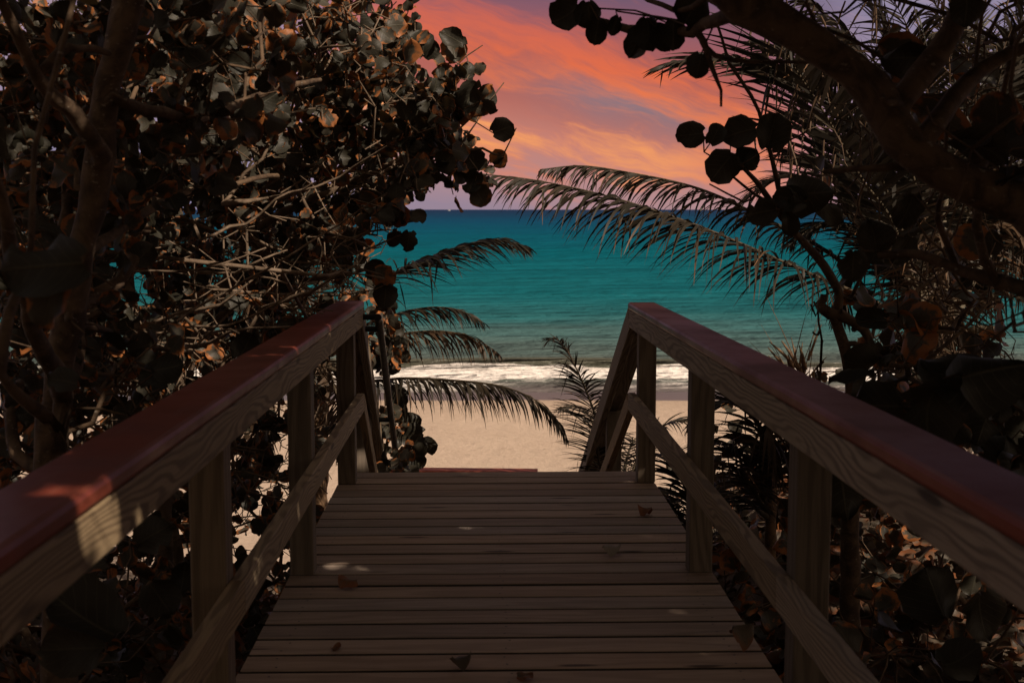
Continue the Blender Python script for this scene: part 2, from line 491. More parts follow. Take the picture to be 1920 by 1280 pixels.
def ground_mat():
    m, N = new_mat('beach_sand')
    P = N.n('ShaderNodeNewGeometry').outputs['Position']
    s = N.n('ShaderNodeSeparateXYZ', {0: P})
    n1 = N.noise(P, 0.35, 4, 0.6)
    n2 = N.noise(P, 6.0, 4, 0.65)
    n3 = N.noise(P, 90.0, 2, 0.6)
    foot = N.noise(N.n('ShaderNodeMapping', {'Vector': P, 'Scale': (1.2, 0.55, 1)}).outputs[0], 2.2, 4, 0.6)
    c = N.mix(n1, (0.55, 0.415, 0.315, 1), (0.64, 0.50, 0.39, 1))
    c = N.mix(N.smooth(n2, 0.35, 0.75, 0, 0.35), c, (0.43, 0.315, 0.23, 1))
    c = N.mix(N.smooth(n3, 0.60, 0.70, 0, 0.55), c, (0.74, 0.64, 0.54, 1))
    dent = N.noise(N.n('ShaderNodeMapping', {'Vector': P, 'Scale': (2.2, 1.1, 1)}).outputs[0], 1.0, 5, 0.7)
    c = N.mix(N.smooth(dent, 0.60, 0.72, 0, 0.4), c, (0.36, 0.26, 0.19, 1))
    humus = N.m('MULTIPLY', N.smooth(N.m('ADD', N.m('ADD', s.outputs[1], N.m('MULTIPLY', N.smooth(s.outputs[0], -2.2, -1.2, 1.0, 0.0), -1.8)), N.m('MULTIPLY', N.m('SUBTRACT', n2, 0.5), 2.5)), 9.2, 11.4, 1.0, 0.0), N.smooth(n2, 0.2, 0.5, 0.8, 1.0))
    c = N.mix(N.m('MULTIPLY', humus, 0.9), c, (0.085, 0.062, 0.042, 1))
    # seaweed and shell line
    wrack = N.m('MULTIPLY', N.smooth(s.outputs[1], 22, 26), N.smooth(N.noise(P, 4.5, 5, 0.7), 0.64, 0.70))
    c = N.mix(N.m('MULTIPLY', wrack, 0.5), c, (0.16, 0.10, 0.065, 1))
    # wet sand by the water
    wl = N.m('ADD', N.m('ADD', s.outputs[1], N.m('MULTIPLY', s.outputs[0], 0.055)), N.m('MULTIPLY', N.m('SUBTRACT', n1, 0.5), 1.2))
    wet = N.smooth(wl, 31.6, 32.0)
    damp = N.smooth(wl, 27.5, 31.8)
    c = N.mix(N.m('MULTIPLY', damp, 0.35), c, (0.36, 0.255, 0.185, 1))
    c = N.mix(wet, c, (0.135, 0.118, 0.122, 1))
    h = N.m('ADD', N.m('MULTIPLY', foot, 0.6), N.m('ADD', N.m('MULTIPLY', n2, 0.3), N.m('MULTIPLY', n3, 0.12)))
    bump = N.n('ShaderNodeBump', {'Height': h, 'Strength': N.m('SUBTRACT', 0.75, N.m('MULTIPLY', wet, 0.72)), 'Distance': 0.12})
    b = N.n('ShaderNodeBsdfPrincipled', {'Base Color': c, 'Roughness': N.m('SUBTRACT', 0.9, N.m('MULTIPLY', wet, 0.5)), 'Normal': bump.outputs[0],
                                         'Specular IOR Level': N.m('ADD', 0.15, N.m('MULTIPLY', wet, 0.05))})
    finish(N, b.outputs[0])
    return m


def grid_mesh(name, X, Y, Z, mat):
    n, k = X.shape
    mb = MB()
    i = np.arange(n - 1)[:, None] * k; j = np.arange(k - 1)[None]
    F = np.stack([i + j, i + j + 1, i + k + j + 1, i + k + j], -1).reshape(-1, 4)
    mb.add(np.stack([X, Y, Z], -1).reshape(-1, 3), F)
    return mb.build(name, mat)


ys = np.concatenate([np.linspace(-30, 20, 190), np.linspace(20.3, 60, 110)])
us = np.sign(np.linspace(-1, 1, 240)) * np.abs(np.linspace(-1, 1, 240)) ** 1.7
Xg, Yg = np.meshgrid(us * 90, ys)
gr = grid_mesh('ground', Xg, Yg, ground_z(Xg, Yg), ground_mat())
tag(gr, 'pale sandy beach and dune sloping down to the sea', 'beach', kind='structure')

ys = np.concatenate([np.linspace(30, 75, 420), np.geomspace(75.3, 40000, 330)])
us = np.linspace(-1, 1, 260)
Ug, Yg = np.meshgrid(us, ys)
Xg = Ug * (30 + Yg * 0.75)
amp = np.clip((Yg - 42) / 30, 0, 1) * np.clip((1500 - Yg) / 1200, 0, 1)
Zg = 0.3 * amp * (0.10 * np.sin(Yg * 0.75 + 0.6 * np.sin(Xg * 0.09)) + 0.07 * np.sin(Yg * 0.41 + Xg * 0.06 + 1.3 * np.sin(Xg * 0.031)) + 0.05 * np.sin(Yg * 1.3 - Xg * 0.22))
line = 38.7 + 0.5 * np.sin(Xg * 0.11 + 1.0) + 0.25 * np.sin(Xg * 0.43)      # crest of the breaking wave
q = Yg - line
crest = 0.40 * np.where(q < 0, np.exp(-(q / 0.5) ** 2), np.exp(-(q / 2.2) ** 2)) * (0.72 + 0.28 * np.sin(Xg * 0.17 + 2.2))
Zg = SEA_Z + Zg + crest
fr = np.clip((q + 3.6) / 1.2, 0, 1) * np.clip((-0.2 - q) / 1.0, 0, 1)
tmb = rng.random(Yg.shape)
Zg += fr * (0.09 * np.abs(np.sin(Xg * 1.9 + 2 * np.sin(Yg * 1.1))) * np.abs(np.sin(Yg * 2.3 + np.sin(Xg * 1.3))) + 0.025 * tmb)


def sea_mat():
    m, N = new_mat('sea_water')
    P = N.n('ShaderNodeNewGeometry').outputs['Position']
    s = N.n('ShaderNodeSeparateXYZ', {0: P})
    x, y, z = s.outputs
    ly = N.m('DIVIDE', N.m('LOGARITHM', N.m('DIVIDE', y, 34.0), 10.0), 2.0)       # 0 at 34 m, 1 at 3400 m
    n1 = N.noise(N.n('ShaderNodeMapping', {'Vector': P, 'Scale': (0.018, 0.06, 1)}).outputs[0], 1.0, 4, 0.6)
    lyn = N.m('ADD', ly, N.m('MULTIPLY', N.m('SUBTRACT', n1, 0.5), 0.13))
    c = N.ramp(lyn, [(0.0, (0.135, 0.14, 0.12)), (0.05, (0.115, 0.15, 0.14)), (0.085, (0.075, 0.150, 0.152)), (0.125, (0.026, 0.140, 0.158)), (0.18, (0.008, 0.130, 0.160)),
                     (0.32, (0.002, 0.118, 0.162)), (0.46, (0.003, 0.092, 0.158)), (0.60, (0.006, 0.070, 0.150)), (0.75, (0.010, 0.050, 0.116)), (1.0, (0.015, 0.038, 0.098))])
    # chop: several scales, each fading where it would be too fine to see
    w1 = N.noise(N.n('ShaderNodeMapping', {'Vector': P, 'Scale': (1.3, 2.4, 1)}).outputs[0], 1.0, 4, 0.6)
    w2 = N.noise(N.n('ShaderNodeMapping', {'Vector': P, 'Scale': (0.22, 0.42, 1)}).outputs[0], 1.0, 5, 0.62)
    w3 = N.noise(N.n('ShaderNodeMapping', {'Vector': P, 'Scale': (0.022, 0.05, 1)}).outputs[0], 1.0, 5, 0.62)
    hgt = N.m('ADD', N.m('MULTIPLY', w1, 0.22), N.m('ADD', N.m('MULTIPLY', w2, 1.25), N.m('MULTIPLY', w3, 7.0)))
    bump = N.n('ShaderNodeBump', {'Height': hgt, 'Strength': 1.0, 'Distance': 1.0})
    # foam, laid where the wave breaks and runs out
    q_ = N.m('SUBTRACT', y, N.m('ADD', 38.7, N.m('ADD', N.m('MULTIPLY', N.m('SINE', N.m('ADD', N.m('MULTIPLY', x, 0.11), 1.0)), 0.5),
                                                   N.m('MULTIPLY', N.m('SINE', N.m('MULTIPLY', x, 0.43)), 0.25))))
    fn = N.noise(N.n('ShaderNodeMapping', {'Vector': P, 'Scale': (0.45, 0.9, 1)}).outputs[0], 1.0, 6, 0.68)
    fn2 = N.noise(N.n('ShaderNodeMapping', {'Vector': P, 'Scale': (0.10, 0.3, 1)}).outputs[0], 1.0, 3, 0.6)
    qq = N.m('ADD', q_, N.m('MULTIPLY', N.m('SUBTRACT', fn2, 0.5), 2.2))
    bandf = N.m('MULTIPLY', N.smooth(qq, -2.7, -2.0), N.smooth(qq, -0.75, -0.15, 1.0, 0.0))
    foam = N.smooth(N.m('ADD', N.m('MULTIPLY', bandf, 0.95), fn), 0.82, 0.98)
    lace = N.m('MULTIPLY', N.m('MULTIPLY', N.smooth(q_, -4.6, -3.6), N.smooth(q_, -2.4, -1.6, 1.0, 0.0)), N.smooth(fn, 0.50, 0.60))
    strk = N.m('MULTIPLY', N.m('MULTIPLY', N.smooth(q_, -0.4, 0.2), N.smooth(q_, 1.5, 4.0, 1.0, 0.0)), N.smooth(fn, 0.60, 0.70))
    foam = N.m('MAXIMUM', foam, N.m('MAXIMUM', N.m('MULTIPLY', lace, 0.6), N.m('MULTIPLY', strk, 0.6)))
    c = N.mix(N.m('MULTIPLY', N.smooth(q_, -0.9, -0.3), N.smooth(q_, 0.1, 1.6, 1.0, 0.0)), c, (0.105, 0.105, 0.080, 1))
    # the shallow run-out shows the sand through it
    shal = N.smooth(q_, -4.2, -2.4, 1.0, 0.0)
    c = N.mix(N.m('MULTIPLY', shal, 0.85), c, (0.150, 0.125, 0.125, 1))
    c = N.mix(foam, c, (0.86, 0.80, 0.75, 1))
    fbump = N.n('ShaderNodeBump', {'Height': fn, 'Strength': N.m('MULTIPLY', foam, 0.45), 'Distance': 0.2, 'Normal': bump.outputs[0]})
    d = N.n('ShaderNodeBsdfDiffuse', {'Color': c, 'Normal': fbump.outputs[0]})
    g = N.n('ShaderNodeBsdfGlossy', {'Color': (0.8, 0.8, 0.8, 1), 'Roughness': 0.28, 'Normal': bump.outputs[0]})
    gf = N.m('MULTIPLY', N.m('SUBTRACT', 1.0, foam), N.m('ADD', 0.018, N.m('MULTIPLY', shal, 0.08)))
    finish(N, N.n('ShaderNodeMixShader', {0: gf, 1: d.outputs[0], 2: g.outputs[0]}).outputs[0])
    return m


sea = grid_mesh('sea', Xg, Yg, Zg, sea_mat())
tag(sea, 'teal sea with a white breaking wave at the shore', 'sea', kind='structure')


# ------------------------------------------------------------------ boardwalk
def board(mb, c0, c1, w, h, bev=0.004, up=(0, 0, 1), tint=None, edge=0):
    """a chamfered board from c0 to c1 (centres of its ends), w across, h along 'up'"""
    c0 = np.asarray(c0, float); c1 = np.asarray(c1, float); up = np.asarray(up, float)
    T = c1 - c0; L = np.linalg.norm(T); T /= L
    S = np.cross(T, up); S /= np.linalg.norm(S); U = np.cross(S, T)
    hw, hh, b = w / 2, h / 2, bev
    b2 = b * 0.35
    ring = [(-hw + b, -hh), (hw - b, -hh), (hw - b2, -hh + b2), (hw, -hh + b), (hw, hh - b), (hw - b2, hh - b2), (hw - b, hh), (-hw + b, hh), (-hw + b2, hh - b2), (-hw, hh - b), (-hw, -hh + b), (-hw + b2, -hh + b2)]
    k = len(ring)
    V, G = [], []
    off = rng.random(3) * np.array((20, 0.10, 0.05)) + np.array((0, -0.05, 0.012))
    nseg = max(1, int(L / 0.5))
    for q in range(nseg + 1):
        f = q / nseg
        for (a, c) in ring:
            V.append(c0 + T * L * f + S * a + U * c)
            G.append((L * f + off[0], a + off[1], c + off[2]))
    F = []
    for q in range(nseg):
        for j in range(k):
            j2 = (j + 1) % k
            F.append((q * k + j, q * k + j2, (q + 1) * k + j2, (q + 1) * k + j))
    base = mb.n
    mb.add(V, F, rng.random() if tint is None else tint)
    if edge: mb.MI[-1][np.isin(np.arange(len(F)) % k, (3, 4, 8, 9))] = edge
    mb.G.extend(G)
    for row, rev in ((0, True), (nseg, False)):
        vv = V[row * k:(row + 1) * k]; ce = np.mean(vv, axis=0)
        ff = np.array([[j, (j + 1) % k, k, k] for j in range(k)])
        if rev: ff = np.stack([ff[:, 1], ff[:, 0], ff[:, 2], ff[:, 2]], -1)
        mb.add(vv + [ce], ff, 0.3)
        mb.G.extend([(g[0] * 0.1, g[1] * 2, g[2] * 2) for g in G[row * k:(row + 1) * k]] + [(off[0] * 0.1, off[1] * 2, off[2] * 2)])


class WB(MB):
    def __init__(self):
        super().__init__()
        self.G = []

    def build(self, name, mats, parent=None):
        o = super().build(name, mats, parent, smooth=False)
        a = o.data.attributes.new('grain', 'FLOAT_VECTOR', 'POINT')
        a.data.foreach_set('vector', np.asarray(self.G, np.float32).ravel())
        return o


def one_board(name, mat, parent, *a, **k):
    w = WB(); board(w, *a, **k)
    return w.build(name, mat, parent)


HW = 0.802
bw = empty('boardwalk', (0, 3, 0))
tag(bw, 'weathered plank boardwalk with red-capped railings and stairs down to the beach', 'boardwalk')
w = WB()
yb = 6.49
k_ = 0
while yb > -2.2:
    j = rng.normal(0, 0.0012, 4)
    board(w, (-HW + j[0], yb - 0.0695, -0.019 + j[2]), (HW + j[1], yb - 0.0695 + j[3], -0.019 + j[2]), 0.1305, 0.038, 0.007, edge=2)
    yb -= 0.143
    k_ += 1
deckw = w
# joists below
w = WB()
for x in (-0.70, 0.0, 0.70):
    board(w, (x, -2.2, -0.135), (x, 6.43, -0.135), 0.038, 0.19)
board(w, (-0.72, 6.45, -0.135), (0.72, 6.45, -0.135), 0.038, 0.185)
w.build('joist', M_post, bw)
# nail heads
for q in range(k_):
    for x in (-0.70, 0.0, 0.70):
        for dy_ in (-0.035, 0.035):
            px_ = x + rng.normal(0, 0.006); py_ = 6.49 - 0.0695 - 0.143 * q + dy_ + rng.normal(0, 0.004)
            a = np.arange(6) * np.pi / 3
            ring = np.stack([px_ + 0.0042 * np.cos(a), py_ + 0.0042 * np.sin(a), np.full(6, 0.0012)], -1)
            deckw.add(np.vstack([ring, [(px_, py_, 0.0018)]]), [[t, (t + 1) % 6, 6, 6] for t in range(6)], mi=1); deckw.G.extend([(0, 0, 0)] * 7)
deckw.build('deck', [M_deck, simple_mat('nail_steel', (0.05, 0.045, 0.04, 1), 0.5), simple_mat('dark_board_edge', (0.040, 0.030, 0.022, 1), 0.9)], bw)  # board side faces coloured darker than their tops

POSTS = [6.20, 4.625, 3.05, 1.475, -0.10, -1.60]


def cap_z(y): return 0.912 + (6.33 - y) * 0.0089


STA = R(29.8)
TURN = R(1.6)
ST = np.array((-math.sin(TURN) * math.cos(STA), math.cos(TURN) * math.cos(STA), -math.sin(STA)))   # down the stairs
STEP_N = 9
for sgn in (-1, 1):
    xo = HW - 0.0445
    zx = 0.004 if sgn < 0 else -0.006
    # railing part: the long 2x4 under the cap
    w = WB()
    xr = sgn * (HW - 0.089 - 0.0195)
    board(w, (xr, -2.0, cap_z(-2.0) - 0.038 - 0.0445 + zx), (xr, 1.52, cap_z(1.52) - 0.038 - 0.0445 + zx), 0.038, 0.089)
    board(w, (xr, 1.523, cap_z(1.523) - 0.0825 + zx), (xr, 6.325, cap_z(6.325) - 0.0825 + zx), 0.038, 0.089)
    rail = w.build('railing', M_rail, bw)
    rail['label'] = 'left railing with a metal grab rail at its end' if sgn < 0 else 'right railing without a grab rail'
    for y in POSTS:
        one_board('post', M_post, rail, (sgn * xo, y + 0.0445, 0.001), (sgn * xo, y + 0.0445, cap_z(y) - 0.040 + zx), 0.089, 0.089, 0.004, up=(0, 1, 0))
    one_board('handrail_cap', M_paint, rail, (sgn * (HW - 0.060), -2.0, cap_z(-2.0) - 0.019 + zx), (sgn * (HW - 0.060), 6.335, cap_z(6.335) - 0.019 + zx), 0.142, 0.038, 0.011)
    w = WB()
    board(w, (xr, -2.0, 0.40), (xr, 3.085, 0.402), 0.038, 0.089)
    board(w, (xr, 3.088, 0.4005), (xr, 6.325, 0.3985), 0.038, 0.089)
    w.build('mid_rail', M_rail, rail)
    # sloping stair rails
    L1 = 3.4
    p = np.array((sgn * (HW - 0.089 - 0.0195), 6.335, cap_z(6.335) - 0.0825 + zx))
    w = WB(); board(w, p, p + ST * L1, 0.038, 0.12, up=(0, 0, 1)); w.build('stair_rail', M_rail, rail)
    q = p + np.array((sgn * 0.050, 0.03, 0.018))
    w = WB(); board(w, q, q + ST * L1, 0.138, 0.038, up=(0, 0, 1)); w.build('stair_rail_cap', M_rail, rail)
    p = np.array((sgn * (HW - 0.089 - 0.0195), 6.335, 0.395))
    w = WB(); board(w, p, p + ST * L1, 0.038, 0.089); w.build('stair_mid_rail', M_rail, rail)
    for d in (1.15, 2.9):
        y = 6.33 + d; x = sgn * (HW - 0.0445) - math.tan(TURN) * d
        top = cap_z(6.33) - d * math.tan(STA) - 0.09
        one_board('post', M_post, rail, (x, y, top - 1.6), (x, y, top), 0.089, 0.089, 0.004, up=(0, 1, 0))
    if sgn < 0:
        p0 = np.array((-0.600, 6.285, 0.835))
        pip = [p0, p0 + np.array((0, 0.05, -0.004)), p0 + np.array((0, 0.08, -0.018)), p0 + np.array((0, 0.10, -0.03))]
        pip = pip + [pip[-1] + ST * d for d in np.linspace(0.05, 3.1, 12)]
        mb = MB(); mb.tube(pip, 0.0195, 14)
        gp = mb.build('grab_rail', M_metal, rail)
        for d in (0.0, 0.09, 1.45, 2.8):
            c = np.array(pip[3]) + ST * d if d else p0 + np.array((0, 0.03, 0.0))
            mb = MB(); mb.tube([c, c + np.array((-0.09, 0.0, 0.0))], 0.0155, 10)
            mb.build('bracket', M_metal, gp)
# stair flight
w = WB(); w2 = WB()
for i in range(STEP_N):
    y = 6.52 + 0.32 * (i + 0.5); z = -0.183 * (i + 1); x = -math.tan(TURN) * (y - 6.4)
    board(w, (x - 0.72, y - 0.075, z), (x + 0.72, y - 0.075, z), 0.138, 0.038)
    board(w, (x - 0.72, y + 0.068, z), (x + 0.72, y + 0.068, z), 0.138, 0.038)
w.build('tread', M_deck, bw)
for x in (-0.76, 0.76):
    w2 = WB(); board(w2, (x, 6.45, -0.16), np.array((x, 6.45, -0.16)) + ST * 3.45, 0.038, 0.28)
    w2.build('stringer', M_post, bw)
# landing with its own cross rail, red capped
w = WB()
LZ = -0.183 * (STEP_N) - 0.15
y = 9.40
while y < 10.62:
    board(w, (-0.95, y + 0.069, LZ), (1.05, y + 0.069, LZ), 0.1385, 0.038); y += 0.143
w.build('landing', M_deck, bw)
lr = one_board('landing_railing', M_rail, bw, (-0.90, 10.47, -0.905), (0.37, 10.47, -0.905), 0.038, 0.089)
one_board('handrail_cap', M_paint, lr, (-0.95, 10.50, -0.838), (0.395, 10.40, -0.838), 0.142, 0.038, 0.01)
one_board('mid_rail', M_rail, lr, (-0.90, 10.47, -1.38), (0.37, 10.47, -1.38), 0.038, 0.089)
for x in (-0.86, 0.32):
    one_board('post', M_post, lr, (x, 10.536, -3.0), (x, 10.536, -0.86), 0.089, 0.089, 0.004, up=(0, 1, 0))
w = WB()
for i in range(6):
    y = 10.78 + 0.32 * i; z = LZ - 0.183 * (i + 1)
    board(w, (0.42, y - 0.075, z), (1.05, y - 0.075, z), 0.138, 0.038)
    board(w, (0.42, y + 0.068, z), (1.05, y + 0.068, z), 0.138, 0.038)
w.build('tread', M_deck, bw)
for x in (0.40, 1.07):
    one_board('stringer', M_post, bw, (x, 10.62, LZ - 0.14), (x, 12.6, LZ - 1.27), 0.038, 0.24)
# support piles
for y in (0.5, 3.4, 6.3):
    for x in (-0.60, 0.60):
        one_board('pile', M_post, bw, (x, y, -2.2), (x, y, -0.235), 0.10, 0.10, 0.004, up=(0, 1, 0))


# ------------------------------------------------------------------ leaves
def _grid(LV, LW, cols):
    LU, LVg = np.meshgrid(np.array(cols, float), np.array(LV))
    k = len(cols)
    F = np.array([[r * k + c, r * k + c + 1, (r + 1) * k + c + 1, (r + 1) * k + c] for r in range(len(LV) - 1) for c in range(k - 1)])
    W = np.repeat(np.array(LW)[:, None], k, 1)
    B = np.where(np.abs(LU) > 0.7, np.where(LVg < 0.01, -0.09, np.where(LVg < 0.05, -0.05, np.where(LVg > 0.99, -0.02, 0))), 0)
    return LU, LVg, W, B, F


LEAF_HI = _grid([0, .02, .08, .18, .32, .5, .68, .82, .93, 1], [.30, .50, .73, .90, .99, 1, .92, .73, .46, .08], [-1, -.5, 0, .5, 1])
LEAF_LO = _grid([0, .08, .32, .68, 1], [.35, .72, 1, .9, .1], [-1, 0, 1])


def leaves_into(mb, pos, axis, normal, size, tint=None, cup=0.34, wav=0.09, curl=0.42, lo=False, torn=0.05):
    """n leaves: base at pos, growing along axis, facing normal"""
    _LU, _LVg, _W, _B, _LF = LEAF_LO if lo else LEAF_HI
    n = len(pos)
    r_, k_ = _LU.shape
    axis = axis / (np.linalg.norm(axis, axis=1)[:, None] + 1e-9)
    side = np.cross(axis, normal); side /= np.linalg.norm(side, axis=1)[:, None] + 1e-9
    nor = np.cross(side, axis)
    tint = rng.random(n) if tint is None else np.asarray(tint, float)
    asp = rng.uniform(0.72, 1.14, n)
    cupv = rng.normal(0, cup, n); cur = rng.normal(0.1, curl, n); ph = rng.random((n, 2)) * 6.28
    U = _LU[None]; Vv = _LVg[None]
    xs = 0.5 * U * _W[None] * asp[:, None, None] * (1 + 0.06 * np.sin(15 * Vv + ph[:, 0][:, None, None]) * np.abs(U))
    if torn and not lo:
        nick = 1 - rng.uniform(0.15, 0.6, (n, r_, 2)) * (rng.random((n, r_, 2)) < torn * 0.7)
        xs[:, :, 0] *= nick[:, :, 0]; xs[:, :, -1] *= nick[:, :, 1]
    yv = Vv + _B[None]
    zs = cupv[:, None, None] * np.abs(xs) + cur[:, None, None] * (Vv - 0.4) ** 2 \
        + wav * np.sin(7 * Vv + ph[:, 0][:, None, None]) * U + wav * 0.7 * np.sin(5 * U + ph[:, 1][:, None, None])
    s = size[:, None, None]
    P = pos[:, None, None] + side[:, None, None] * (xs * s)[..., None] + axis[:, None, None] * (yv * s)[..., None] + nor[:, None, None] * (zs * s)[..., None]
    nv = r_ * k_
    F = (_LF[None] + (np.arange(n) * nv)[:, None, None]).reshape(-1, 4)
    uv = np.stack([np.broadcast_to(_LU[None], (n, r_, k_)), np.broadcast_to(_LVg[None], (n, r_, k_))], -1).reshape(-1, 2)
    mb.add(P.reshape(-1, 3), F, np.repeat(tint, nv), uv)


def unit(v): return v / (np.linalg.norm(v, axis=-1, keepdims=True) + 1e-9)


class Tree:
    def __init__(self):
        self.P = np.zeros((60000, 3)); self.par = np.full(60000, -1); self.R = np.zeros(60000); self.dep = np.zeros(60000)
        self.fix = np.zeros(60000, bool)
        self.n = 0
        self.tips = []

    def node(self, p, par, r=0.0):
        i = self.n
        self.P[i] = p; self.par[i] = par; self.R[i] = r; self.fix[i] = r > 0
        self.dep[i] = 0 if par < 0 else self.dep[par] + np.linalg.norm(p - self.P[par])
        self.n += 1
        return i

    def limb(self, pts, r0, r1, attach=True, step=0.07, wob=0.006):
        pts = catmull(pts, step)
        par = -1
        if attach and self.n:
            d = np.linalg.norm(self.P[:self.n] - pts[0], axis=1)
            par = int(d.argmin())
        m = len(pts)
        wv = np.cumsum(rng.normal(0, wob, (m, 3)), axis=0); wv -= np.linspace(0, 1, m)[:, None] * wv[-1]
        for i, p in enumerate(pts):
            f = i / (m - 1)
            bump = 1 + 0.07 * math.sin(i * 0.9) + rng.normal(0, 0.03)
            par = self.node(p + wv[i], par, (r0 * (1 - f) + r1 * f) * bump)
        return par

    def pxlimb(self, lst, w0, w1, **k):
        pts = [at(a, b, c) for a, b, c in lst]
        return self.limb(pts, px2m(w0, lst[0][2]) / 2, px2m(w1, lst[-1][2]) / 2, **k)

    def grow(self, T, leafy=1.0, bal=0.25, step=0.075, wob=0.015, minr=0.0022, tipdata=None):
        """join every target to the skeleton"""
        T = np.asarray(T, float)
        d0 = np.array([np.linalg.norm(self.P[:self.n] - t, axis=1).min() for t in T])
        order = np.argsort(d0)
        for oi in order:
            t = T[oi]
            D = np.linalg.norm(self.P[:self.n] - t, axis=1)
            c = D + bal * self.dep[:self.n]
            j = int(c.argmin()); d = D[j]
            if d < 0.02: continue
            m = max(1, int(d / step))
            a = self.P[j]
            sag = rng.normal(0, 0.20 * d, 3); sag[2] += 0.08 * d
            par = j
            for q in range(1, m + 1):
                f = q / m
                p = a * (1 - f) + t * f + sag * (4 * f * (1 - f)) * 0.5 + (rng.normal(0, wob, 3) if q < m else 0)
                par = self.node(p, par)
            if leafy >= 1 or rng.random() < leafy:
                self.tips.append((par, oi, tipdata))
        return self

    def solve(self, tip=0.0024, ex=2.15):
        n = self.n
        acc = np.zeros(n); kids = np.zeros(n, int)
        for i in range(n - 1, 0, -1):
            p = self.par[i]
            if not self.fix[i]:
                self.R[i] = (acc[i] if acc[i] > 0 else tip ** ex) ** (1 / ex)
            if p >= 0:
                acc[p] += self.R[i] ** ex
                kids[p] += 1
        for i in range(n):
            p = self.par[i]
            if p >= 0 and not self.fix[i]:
                self.R[i] = min(self.R[i], self.R[p] * 0.92 if self.fix[p] else self.R[p])
        self.R[:n] = np.maximum(self.R[:n], tip * 0.7)

    def wood(self, mb, tip=0.0024, skip=None):
        self.solve(tip)
        n = self.n
        ch = [[] for _ in range(n)]
        roots = []
        for i in range(n):
            (ch[self.par[i]] if self.par[i] >= 0 else roots).append(i)
        stack = [(r, -1) for r in roots]
        while stack:
            i, p = stack.pop()
            path = [p] if p >= 0 else []
            rad = [min(self.R[i] * 1.15, self.R[p])] if p >= 0 else []
            while True:
                path.append(i); rad.append(self.R[i])
                c = ch[i]
                if not c: break
                c = sorted(c, key=lambda q: -(self.R[q] + (1 if self.fix[q] and q == i + 1 else 0)))
                for o in c[1:]: stack.append((o, i))
                i = c[0]
            mx = max(rad)
            k = 12 if mx > 0.03 else 7 if mx > 0.008 else 4
            mb.tube(self.P[path], rad, k, rng.random(), cap=False)

    def leaves(self, mb, wood, size=0.115, per=(3, 6), face=0.5, spread=0.16, keep=None, lo=False):
        pos, ax, no, sz = [], [], [], []
        for (i, oi, td) in self.tips:
            p = self.P[i]; q = self.P[self.par[i]] if self.par[i] >= 0 else p - np.array((0, 0, .05))
            g = unit(p - q + rng.normal(0, 0.01, 3))
            nl = rng.integers(per[0], per[1] + 1)
            for l in range(nl):
                b = p - g * spread * rng.random() if l else p
                dirv = unit(g * 0.6 + rng.normal(0, 0.62, 3) + np.array((0, 0, 0.10)))
                nr = unit(rng.normal(0, 1.0, 3) * np.array((1, 1, 0.75)) + np.array((0.12, -face, 0.35)))
                s_ = size * rng.uniform(0.62, 1.22)
                b2 = b + dirv * 0.018
                pos.append(b2); ax.append(dirv); no.append(nr); sz.append(s_)
        pos, ax, no, sz = map(np.array, (pos, ax, no, sz))
        if keep is not None:
            k = keep(pos)
            pos, ax, no, sz = pos[k], ax[k], no[k], sz[k]
        if lo:                                  # the roof overhead, out of the picture, needs less detail
            seen = ~(above_frame(pos) | (pos[:, 1] < 0.3))
            leaves_into(mb, pos[~seen], ax[~seen], no[~seen], sz[~seen] * 1.25, lo=True)
            pos, ax, no, sz = pos[seen], ax[seen], no[seen], sz[seen]
        if len(pos): leaves_into(mb, pos, ax, no, sz)
        return len(pos)


def hero(tree, mb, lst):
    """single leaves one can pick out: (px, py, Y, size in px, direction of growth in degrees from right, tint, tilt)"""
    for (px, py, Y, sp, ang, tint, tilt) in lst:
        c = at(px, py, Y); size = px2m(sp, Y)
        if tint < .5: tint = (math.floor(tint * 37.7) + 0.22 * ((tint * 977) % 1)) / 37.7     # a green leaf, not a dry one
        a = np.array((math.cos(R(ang)), 0.15, math.sin(R(ang))))
        base = c - a * size * 0.5
        tree.grow([base], leafy=0.0, bal=0.1)
        nn = np.array((math.sin(R(tilt)) * 0.6, -math.cos(R(tilt)), math.sin(R(tilt))))
        leaves_into(mb, base[None], a[None], nn[None], np.array([size]), [tint], cup=0.45, wav=0.10, curl=0.55, torn=0.10)


def crown_box(n, lo, hi, clear=0.30):
    """targets above the picture: the roof of leaves over the walk"""
    out = []
    lo = np.array(lo); hi = np.array(hi)
    while len(out) < n:
        p = lo + rng.random(3) * (hi - lo)
        if p[1] > 0 and p[2] < CAM[2] + 0.172 * p[1] + clear and abs(p[0]) < 0.43 * p[1] + 0.35: continue
        out.append(p)
    return np.array(out)


def crown_shade(n, fx, fy, z0=2.15, z1=4.3, clear=0.30):
    """targets for the overhead crown whose shade falls on the ground inside fx, fy"""
    out = []
    while len(out) < n:
        z = rng.uniform(z0, z1)
        p = np.array((rng.uniform(*fx) + SUN_DIR[0] / SUN_DIR[2] * z, rng.uniform(*fy) + SUN_DIR[1] / SUN_DIR[2] * z, z))
        if p[1] > 0 and z < CAM[2] + 0.172 * p[1] + clear and abs(p[0]) < 0.43 * p[1] + 0.35: continue
        out.append(p)
    return np.array(out)


SUN_GAPS = [(-1.32, 2.62, .19), (-1.28, 2.18, .16), (-1.45, 4.4, .12)]


